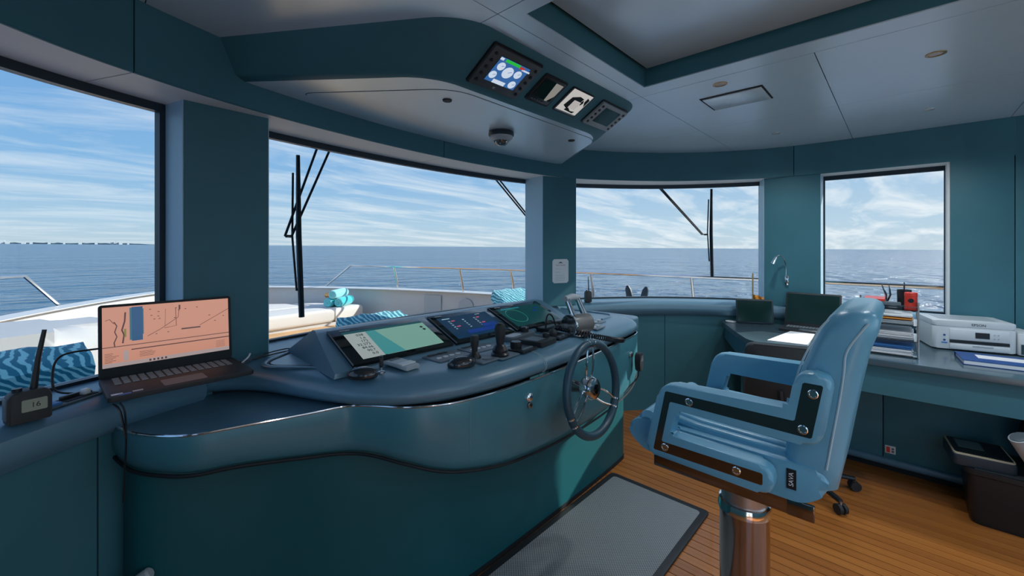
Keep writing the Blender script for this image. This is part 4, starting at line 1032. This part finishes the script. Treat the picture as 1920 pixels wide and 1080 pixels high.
tag(box('notebook', (1.94, .13, ZT + .018), (.22, .12, .03), m_frame, None, bev=.002), 'dark notebook in the top tier of the letter tray', 'notebook')
tag(box('booklet', (1.92, .125, ZT + .040), (.20, .10, .012), m_red, None, T=TR((0, 0, 0))), 'red booklet on the dark notebook in the top tier', 'booklet')
st = thing('stapler', (1.83, .07, ZT), 'grey stapler lying at the front of the top tier', 'stapler')
box('base', (1.83, .06, ZT + .005), (.03, .13, .008), m_frame, st, bev=.002); box('arm', (1.83, .062, ZT + .022), (.028, .125, .022), m_grey, st, bev=.006, T=None)
pc = thing('pen_cup', (2.0, -.015, ZT), 'black pen cup at the back of the letter tray', 'cup'); B().lathe([(.034, .001), (.036, .10), (.031, .10), (.030, .006), (.001, .006)], 28, TR((2.0, -.015, ZT))).build('body', m_black, pc)
B().tube(cr([(1.965, -.015, ZT + .098), (1.965, -.015, ZT + .13), (1.985, -.015, ZT + .142), (2.015, -.015, ZT + .142), (2.035, -.015, ZT + .13), (2.035, -.015, ZT + .098)], 5), .004, 8).build('handle', m_frame, pc)
sc_ = thing('scissors', (2.0, .055, ZT), 'open steel scissors standing beside the pen cup', 'scissors')
for s in (-1, 1): B().tube([(2.0, .07, ZT + .004), (2.0, .062 + s * .010, ZT + .06), (2.0, .075 + s * .018, ZT + .125)], [.004, .006, .003], 6, flat=.5).build('blade', m_dchrome, sc_)
rj = thing('red_tin', (1.93, -.045, ZT), 'small red tin with a dark emblem in the letter tray', 'tin')
B().lathe([(.029, .001), (.030, .004), (.030, .064), (.027, .068), (.001, .068)], 28, TR((1.93, -.045, ZT))).build('body', m_red, rj)
B().lathe([(.031, .066), (.031, .086), (.027, .09), (.001, .09)], 28, TR((1.93, -.045, ZT))).build('lid', m_red, rj)
B().lathe([(.014, 0), (.012, .003)], 16, TR((1.900, -.045, ZT + .04), 0, -90)).build('emblem', m_black, rj)

# printer
pu = Vector((.217, -.976, 0)).normalized(); pv = Vector((.976, .217, 0)).normalized()
TP = Matrix((pu, pv, Vector((0, 0, 1)))).transposed().to_4x4(); TP.translation = Vector((2.150, -.150, DK + .003))      # x along the front, y into depth
pr = thing('printer', (2.3, -.35, DK), 'white inkjet printer with ink tanks on the desk', 'printer')
PWd, PD, PH = .375, .33, .185
B().prism(rrect(PWd, PD, .02, 5, PWd / 2, PD / 2), .006, PH * .80, T=TP, bev=.006).build('body', m_white, pr)
B().prism(rrect(PWd, PD, .02, 5, PWd / 2, PD / 2), PH * .81, PH, T=TP, bev=.006).build('scanner_lid', m_white, pr)
box('lid_inset', (PWd * .5, PD * .55, PH + .0005), (PWd * .72, PD * .62, .002), m_lgrey, pr, T=TP)
fp = box('front_panel', (PWd * .56, -.001, PH * .55), (PWd * .70, .006, PH * .36), m_white, pr, bev=.002, T=TP)
box('screen', (PWd * .60, -.005, PH * .56), (.062, .003, .036), m_black, fp, T=TP)
for k in range(4): B().cyl((PWd * (.74 + .045 * (k % 2)), -.003, PH * (.48 + .13 * (k // 2))), (PWd * (.74 + .045 * (k % 2)), -.006, PH * (.48 + .13 * (k // 2))), .004, n=10, T=TP).build('button', m_lgrey, fp)
box('paper_slot', (PWd * .56, -.002, PH * .31), (PWd * .70, .006, PH * .10), m_black, pr, T=TP)
box('output_tray', (PWd * .56, -.004, PH * .145), (PWd * .70, .012, PH * .18), m_white, pr, bev=.003, T=TP)
box('tray_grip', (PWd * .60, -.011, PH * .19), (.09, .003, .008), m_lgrey, pr, T=TP)
text('maker_name', 'EPSON', .021, TP @ Matrix.Translation((PWd * .56, -.0015, PH * .90)) @ Matrix.Rotation(R(90), 4, 'X'), m_text_d, pr)
for (x, z) in ((.055, .50), (.055, .33)): B().cyl((x, .001, PH * z), (x, -.002, PH * z), .006, n=12, T=TP).build('badge', m_blue, pr)
box('badge', (.055, -.001, PH * .24), (.028, .003, .007), m_bluep, pr, T=TP)
tk = B().prism(rrect(.10, PD * .8, .012, 4, PWd + .052, PD * .4 - .012), .004, PH * .72, T=TP, bev=.004).build('ink_tank', m_white, pr)
for k in range(3): box('ink_window', (PWd + .02 + k * .026, -.0135, PH * .22), (.020, .003, PH * .32), M('ink %d' % k, ((.02, .05, .06), (.02, .12, .20), (.25, .04, .12))[k], .3), tk, T=TP)
for k in range(2): box('ink_label', (PWd + .05, -.0135, PH * (.60 - k * .12)), (.03, .003, .012), (m_grey, m_bluep)[k], tk, T=TP)
# blue folder
bf = thing('ring_binder', (1.95, -.42, DK), 'blue folder with a white label lying before the printer', 'folder')
T = TR((1.885, -.415, DK), 0, 0, 4)
B().box((0, 0, .026), (.25, .34, .003), T=T).build('cover', m_blue, bf); B().box((0, 0, .0025), (.25, .34, .003), T=T).build('cover', m_blue, bf)
B().box((.122, 0, .0145), (.005, .34, .024), T=T).build('spine', m_blue, bf); B().box((-.003, 0, .0145), (.24, .33, .020), T=T).build('pages', m_paper, bf)
B().box((.02, -.02, .0282), (.10, .23, .0012), T=T).build('label', m_paper, bf)
# flag on stick
fg = thing('flag', (2.43, .945, ZS), 'small orange and yellow flag with a wooden stick behind the tablet', 'flag')
B().tube([(2.47, .962, ZS + .002), (2.468, .962, ZS + .262)], .0055, 8).build('stick', m_wood, fg)
fv, ff = [], []
for k in range(9):
    for q in range(4): fv.append((2.468 + .012 * math.sin(k * 1.3 + q), .965 - k * .011, ZS + .030 + q * .016 - k * .003))
for k in range(8):
    for q in range(3): ff.append([k * 4 + q, k * 4 + q + 1, k * 4 + q + 5, k * 4 + q + 4])
fl_ = mesh('cloth', fv + [(x + .003, y, z) for x, y, z in fv], ff + [[i + 36 for i in f] for f in ff], m_orange, fg)
# gooseneck lamp on the starboard pillar
gl_ = thing('reading_lamp', (2.51, .714, 1.17), 'chrome gooseneck reading lamp on the starboard pillar', 'lamp')
px0 = 2.505
B().prism(rrect(.030, .085, .014), 0, .018, T=TR((px0 + .02, .714, 1.215), 0, -90, 0) @ Matrix.Rotation(R(90), 4, 'Z'), bev=.004).build('base', m_chrome, gl_)
B().tube(cr([(px0 - .008, .714, 1.25), (px0 - .012, .716, 1.34), (px0 - .03, .735, 1.41), (px0 - .055, .765, 1.425), (px0 - .07, .785, 1.40)], 6), .005, 8).build('neck', m_chrome, gl_)
B().tube([(px0 - .066, .780, 1.412), (px0 - .085, .80, 1.355)], [.011, .016], 14).build('head', m_chrome, gl_)
# notice on pillar
nx, ny = -.385, -.923
nt_ = thing('notice', (1.226, 2.15, 1.29), 'white printed notice with clipped corners on the pillar', 'notice')
ux = Vector((.926, -.381, 0)).normalized(); nn_ = Vector((ux.y, -ux.x, 0)) if (Vector((ux.y, -ux.x, 0)).y < 0) else Vector((-ux.y, ux.x, 0))
TN = Matrix((ux, Vector((0, 0, 1)), nn_)).transposed().to_4x4(); TN.translation = Vector((1.228, 2.1525, 1.292)) + nn_ * .001
B().prism([(-.064, .103), (.064, .103), (.080, .087), (.080, -.087), (.064, -.103), (-.064, -.103), (-.080, -.087), (-.080, .087)], 0, .003, T=TN).build('sheet', m_white, nt_)
B().prism([(-.022, .068), (-.008, .078), (.0, .082), (.010, .077), (.024, .068)], .003, .004, T=TN).build('crest', m_grey, nt_)
text('heading', 'SAFETY NOTICE', .013, TN @ Matrix.Translation((0, .050, .0032)), M('notice red', (.45, .12, .14), .6), nt_)
for k, w_ in enumerate((.05, .0, .045, .0, .085, .10, .10, .095)):
    if w_: box('text_line', (-.052 + w_ / 2, .020 - k * .0145, .0034), (w_, .003, .0008), m_lgrey, nt_, T=TN)
# handheld radio by the notice pillar
def handheld(label, loc, rz, w_, d_, h_, ant, lean, scr=None):
    r = thing('handheld_radio', loc, label, 'radio'); T = TR(loc, 0, 0, rz)
    bd = B().prism(fillet([(-w_ / 2, 0), (w_ / 2, 0), (w_ / 2, h_), (-w_ / 2, h_)], [.004, .004, w_ * .28, w_ * .28], 5), -d_ / 2, d_ / 2, T=T @ Matrix.Rotation(R(90), 4, 'X'), bev=.005).build('body', m_blackm, r)
    B().tube([(w_ * .12, 0, h_ - .004), (w_ * .12 + lean * .4, 0, h_ + ant * .5), (w_ * .12 + lean, 0, h_ + ant)], [w_ * .10, w_ * .075, w_ * .06], 10, T=T).build('antenna', m_black, r)
    B().cyl((-w_ * .25, 0, h_ - .003), (-w_ * .25, 0, h_ + .008), w_ * .12, n=14, T=T).build('knob', m_black, r)
    return r, T
handheld('black handheld radio on the ledge right of the notice pillar', (1.52, 2.06, ZS), -30, .055, .04, .10, .13, -.005)

# ================================================================== port ledge: laptop, radio, sockets, cables
r, lid, L, b_, T = laptop('open laptop showing an orange sea chart on the port ledge', (-1.405, 1.945), 1.6, .405, .285, .262, 5, m_blackm, ZS + .008)
m_sal = emis('salmon page', (0.60, 0.265, 0.175), 0.85); m_navy = emis('chart blue', (0.008, 0.075, 0.20), 0.8); m_tealb = emis('chart teal blue', (0.02, 0.14, 0.20), 0.8)
m_ink = emis('chart ink', (0.12, 0.035, 0.03), 0.6); m_olive = emis('chart olive', (0.22, 0.20, 0.03), 0.8); m_gbar = emis('task bar', (0.42, 0.33, 0.32), 0.8)
B().box((0, .145, .0046), (.385, .215, .0012), T=L).build('screen', m_sal, lid)
def sq(x0, y0, x1, y1, mat, h=.0056, name='screen_mark'):
    # coordinates in fractions of the screen, origin top left
    X = lambda u: -.1925 + .385 * u; Y = lambda v: .2525 - .215 * v
    B().box(((X(x0) + X(x1)) / 2, (Y(y0) + Y(y1)) / 2, h), (abs(X(x1) - X(x0)), abs(Y(y1) - Y(y0)), .0005), T=L).build(name, mat, lid)
def ln(pts, w_=.0008, mat=None):
    B().tube([(-.1925 + .385 * u, .2525 - .215 * v, .0056) for u, v in pts], w_, 4, T=L, flat=.3).build('screen_line', mat or m_ink, lid)
sq(.205, .02, .285, .60, m_navy); sq(.19, .03, .207, .58, m_tealb); sq(.285, .06, .292, .50, m_tealb)
sq(0, .935, 1, 1.0, m_gbar); sq(0, .66, 1, .672, m_ink, .0054); sq(.20, .735, 1, .752, m_ink); sq(0, .70, 1, .703, m_gbar)
ln([(.08, .25), (.10, .32), (.085, .42), (.10, .50), (.08, .60), (.085, .66)], .0016); ln([(.16, .10), (.155, .25), (.135, .40), (.15, .48), (.14, .62)], .0022, m_ink); sq(.15, .38, .165, .52, m_olive)
ln([(.02, .22), (.05, .2), (.08, .28)]); ln([(.32, .55), (.42, .45), (.56, .27), (.57, .10)]); ln([(.54, .10), (.545, .42), (.45, .44)]); ln([(.46, .10), (.455, .40)], .0005); ln([(.74, .46), (1.0, .20)])
sq(.585, .48, .745, .505, m_ink); sq(.565, .05, .58, .13, m_ink)
for k in range(16): u, v = random.uniform(.3, .95), random.uniform(.08, .6); sq(u, v, u + .014, v + .012, m_ink)
for k in range(7): sq(.015, .77 + k * .024, .015 + random.uniform(.05, .10), .776 + k * .024, m_ink)
sq(.145, .75, .18, .92, m_gbar, .0055)
for k in range(4): sq(.26, .80 + k * .025, .26 + random.uniform(.06, .12), .806 + k * .025, m_ink)
for k in range(5): sq(.33 + k * .03, .95, .345 + k * .03, .985, m_ink, .006); 
for k in range(6): sq(.88, .80 + k * .022, .96, .804 + k * .022, m_ink)
for (x, wd, mm) in ((-.178, .028, m_text_w), (-.160, .030, m_bluep), (-.128, .026, m_lgrey)): box('sticker', (x, -.120 + (.006 if mm != m_bluep else -.006), .0186), (wd, .016, .0008), mm, b_, T=T)
# handheld radio in its charger
rh, T = handheld('black handheld radio with a lit display reading 16 on the port ledge', (-1.765, 1.83, ZS), 14, .085, .045, .088, .165, .022)
B().prism(rrect(.050, .034, .003, 3, .008, .046), .0225, .0235, T=T @ Matrix.Rotation(R(90), 4, 'X')).build('display', emis('lcd', (.20, .26, .24), .25), rh)
text('digits', '16', .020, T @ Matrix.Rotation(R(90), 4, 'X') @ Matrix.Translation((.010, .046, .0240)), m_text_d, rh)
box('side_grip', (-.043, 0, .042), (.006, .03, .06), m_grey, rh, bev=.002, T=T)
sk = thing('ledge_socket_panel', (-1.64, 1.95, ZS), 'dark socket and charger panel let into the port ledge', 'socket panel')
Ts = TR((-1.700, 1.945, ZS), 0, 0, 36)
B().prism(rrect(.20, .062, .006), .0005, .005, T=Ts).build('plate', m_grey, sk)
box('well', (.045, 0, .0055), (.09, .044, .003), m_dark, sk, T=Ts); box('phone_dock', (-.052, 0, .008), (.075, .050, .010), m_bluep, sk, bev=.002, T=Ts)
box('plug', (.07, .004, .014), (.022, .02, .02), m_white, sk, bev=.004, T=Ts); box('usb_plug', (.03, .012, .012), (.05, .014, .012), m_black, sk, bev=.003, T=Ts)
cb = thing('charging_cable', (-1.66, 2.0, ZS), 'thin black cable looping up behind the laptop on the port ledge', 'cable')
B().tube(cr([(-1.63, 1.99, ZS + .012), (-1.68, 2.0, ZS + .014), (-1.715, 2.02, ZS + .03), (-1.72, 2.04, ZS + .08), (-1.71, 2.06, ZS + .12), (-1.68, 2.07, ZS + .135), (-1.61, 2.08, ZS + .135)], 8), .0035, 6).build('cord', m_black, cb)
cb = thing('laptop_cable', (-1.05, 1.95, 1.01), 'thin black cable curling on the dash right of the laptop', 'cable')
B().tube(cr([(-1.21, 2.05, 1.012), (-1.14, 2.06, 1.012), (-1.02, 2.10, 1.012), (-.955, 2.11, 1.012), (-.965, 2.16, 1.012), (-1.06, 2.13, 1.012), (-1.16, 2.04, 1.012), (-1.20, 2.0, 1.012)], 8), .003, 6).build('cord', m_black, cb)
B().tube(cr([(-1.185, 2.03, 1.012), (-1.16, 2.035, 1.03), (-1.15, 2.04, 1.045)], 4), .0035, 6).build('tie', m_white, cb)
cb = thing('hanging_strap', (-1.575, 1.80, .95), 'thin black strap hanging from the laptop over the port roll', 'strap')
B().tube(cr([(-1.575, 1.806, 1.008), (-1.565, 1.79, .985), (-1.562, 1.785, .93), (-1.562, 1.785, .87), (-1.565, 1.785, .80), (-1.568, 1.785, .70)], 6), .003, 6).build('cord', m_black, cb)
B().tube(cr([(-1.59, 1.806, 1.008), (-1.575, 1.79, .985), (-1.562, 1.785, .90)], 6), .004, 6, flat=.5).build('loop', m_black, cb)
# torch clipped to the console base
tr = thing('torch', (-1.55, 1.72, .46), 'silver torch with a dark band at the foot of the port console', 'torch')
d0 = Vector((-1.590, 1.840, .375)); d1 = Vector((-1.500, 1.800, .435)); 
B().tube([d0, d0.lerp(d1, .55)], .020, 18).build('barrel', m_lgrey, tr); B().tube([d0.lerp(d1, .55), d0.lerp(d1, .68)], .0205, 18).build('band', m_black, tr); B().tube([d0.lerp(d1, .68), d0.lerp(d1, .95), d1], [.020, .020, .014], 18).build('head', m_lgrey, tr)

# ---- mice, remote on the dash
def mouse(label, c, rz):
    r = thing('computer_mouse', (c[0], c[1], DZt), label, 'mouse', 'computer mice on the dash')
    rings = []
    for z, k in ((.001, .94), (.008, 1.0), (.018, .97), (.028, .84), (.036, .60), (.040, .25)):
        rings.append([(.038 * k * math.cos(a * .3927) * (1 + .12 * math.sin(a * .3927)), .060 * k * math.sin(a * .3927) - .006 * (z / .04), z) for a in range(16)])
    T = TR((c[0], c[1], DZt), 0, 0, rz)
    B().loft(rings, T=T).build('shell', M('mouse shell', (.014, .020, .026), .18, spec=.8), r, ang=70)
    B().tube([(.0, .05, .0165), (0, .025, .034), (0, .005, .0395)], .0018, 5, T=T).build('button_split', m_grey, r)
    B().cyl((-.004, .028, .031), (.004, .028, .031), .007, n=12, T=T).build('scroll_wheel', m_grey, r)
    return r
mouse('black computer mouse at the port end, by the key', (-.925, 1.495), 40)
mouse('black computer mouse in front of the white-button plate', (-.572, 1.335), 60)
ph = thing('remote_handset', (-.75, 1.53, DZt), 'silver grey remote handset lying on the dash between the mice', 'remote control')
T = TR((-.755, 1.525, DZt), 0, 0, 8)
rings = [[(p[0] * kx, y, z0 + p[1]) for p in rrect(.075, .016, .005, 3)] for y, z0, kx in ((-.095, .012, .9), (-.085, .012, 1), (-.03, .016, 1), (.02, .018, .98), (.07, .014, .96), (.085, .011, .88))]
B().loft(rings, T=T).build('body', m_lgrey, ph)
box('grip_band', (0, -.055, .023), (.070, .035, .006), m_white, ph, bev=.002, T=T)
for i in range(3):
    for j in range(2): box('button', (-.018 + i * .018, .015 + j * .02, .0265), (.012, .010, .002), m_grey, ph, T=T)
tag(B().tube([(.66, 1.90, 1.018), (.70, 1.88, 1.018)], .012, 12).build('paper_roll', m_paper), 'small white paper roll behind the right display', 'paper roll')

# ================================================================== office chair
oc = thing('office_chair', (1.46, .46, .0), 'black office chair pushed in at the starboard desk', 'chair')
Bk = TR((1.315, .545, .70), 0, 0, 14)
B().prism(fillet([(-.20, -.17), (.20, -.17), (.19, .20), (-.19, .20)], .05, 5), -.025, .025, T=Bk @ Matrix.Rotation(R(90), 4, 'Z') @ Matrix.Rotation(R(84), 4, 'X'), bev=.012).build('backrest', m_blackm, oc)
B().prism(rrect(.44, .44, .07, 5), .43, .50, T=TR((1.56, .50, 0), 0, 0, 14), bev=.02).build('seat', m_blackm, oc)
B().tube(cr([(1.30, .54, .62), (1.31, .53, .50), (1.36, .52, .425), (1.50, .50, .42)], 5), .018, 8).build('back_bar', m_black, oc)
B().cyl((1.47, .47, .09), (1.47, .47, .42), .028, n=18).build('gas_lift', m_dchrome, oc)
for k in range(5):
    a = R(228 + 72 * k); e = Vector((1.47 + .30 * math.cos(a), .47 + .30 * math.sin(a), .075))
    B().tube([(1.47, .47, .11), e], [.022, .014], 8).build('leg', m_black, oc)
    B().cyl(e + Vector((0, 0, 0)), e + Vector((0, 0, -.03)), .008, n=8).build('stem', m_steel, oc)
    for s in (-1, 1):
        q = Vector((-math.sin(a), math.cos(a), 0)) * s
        B().cyl(e + Vector((0, 0, -.0405)) + q * .006, e + Vector((0, 0, -.0405)) + q * .024, .028, n=18).build('caster', m_blackm, oc)
# ---- things stowed under the desk
bn = thing('storage_bin', (1.80, -.60, .006), 'black storage bin standing under the desk', 'bin')
B().loft([[(x * k + 1.83, y * k - .62, z) for x, y in rrect(.36, .72, .04, 4)] for k, z in ((.94, .006), (.96, .02), (1.0, .27), (1.03, .275), (1.03, .30), (.96, .30), (.93, .285))]).build('body', m_black, bn)
box('lid', (1.83, -.62, .297), (.33, .66, .012), m_blackm, bn, bev=.004)
cs = thing('equipment_case', (1.80, -.32, .303), 'dark flat equipment case with pale trim on the storage bin', 'case')
T = TR((1.80, -.315, .304), 0, 0, 6)
B().prism(rrect(.26, .24, .02), 0, .055, T=T, bev=.006).build('body', m_frame, cs)
B().loft([[(p[0], p[1], z) for p in rrect(.25, .23, .016)] for z in (.0555, .064)], T=T).build('rim', M('pale trim', (.55, .50, .36), .5), cs)
B().prism(rrect(.235, .215, .012), .060, .0665, T=T).build('top', m_black, cs); box('display', (.03, .03, .067), (.12, .10, .002), M('case display', (.10, .17, .17), .3), cs, T=T)
bg_ = tag(B().sphere((0, 0, 0), (.14, .13, .16), TR((1.88, -.60, .468)), 20, 14).build('bag', M('black bag', (.01, .012, .012), .8, bump=(40, .6))), 'black soft bag slumped on the storage bin', 'bag')
rl = thing('rolled_chart', (1.60, -.46, .31), 'white rolled chart leaning out of the bin at the right edge', 'rolled paper')
B().tube([(1.585, -.545, .325), (1.50, -.425, .565)], .040, 20).build('roll', m_lgrey, rl); B().tube([(1.502, -.428, .56), (1.4985, -.423, .569)], .033, 18).build('roll_core', m_grey, rl)
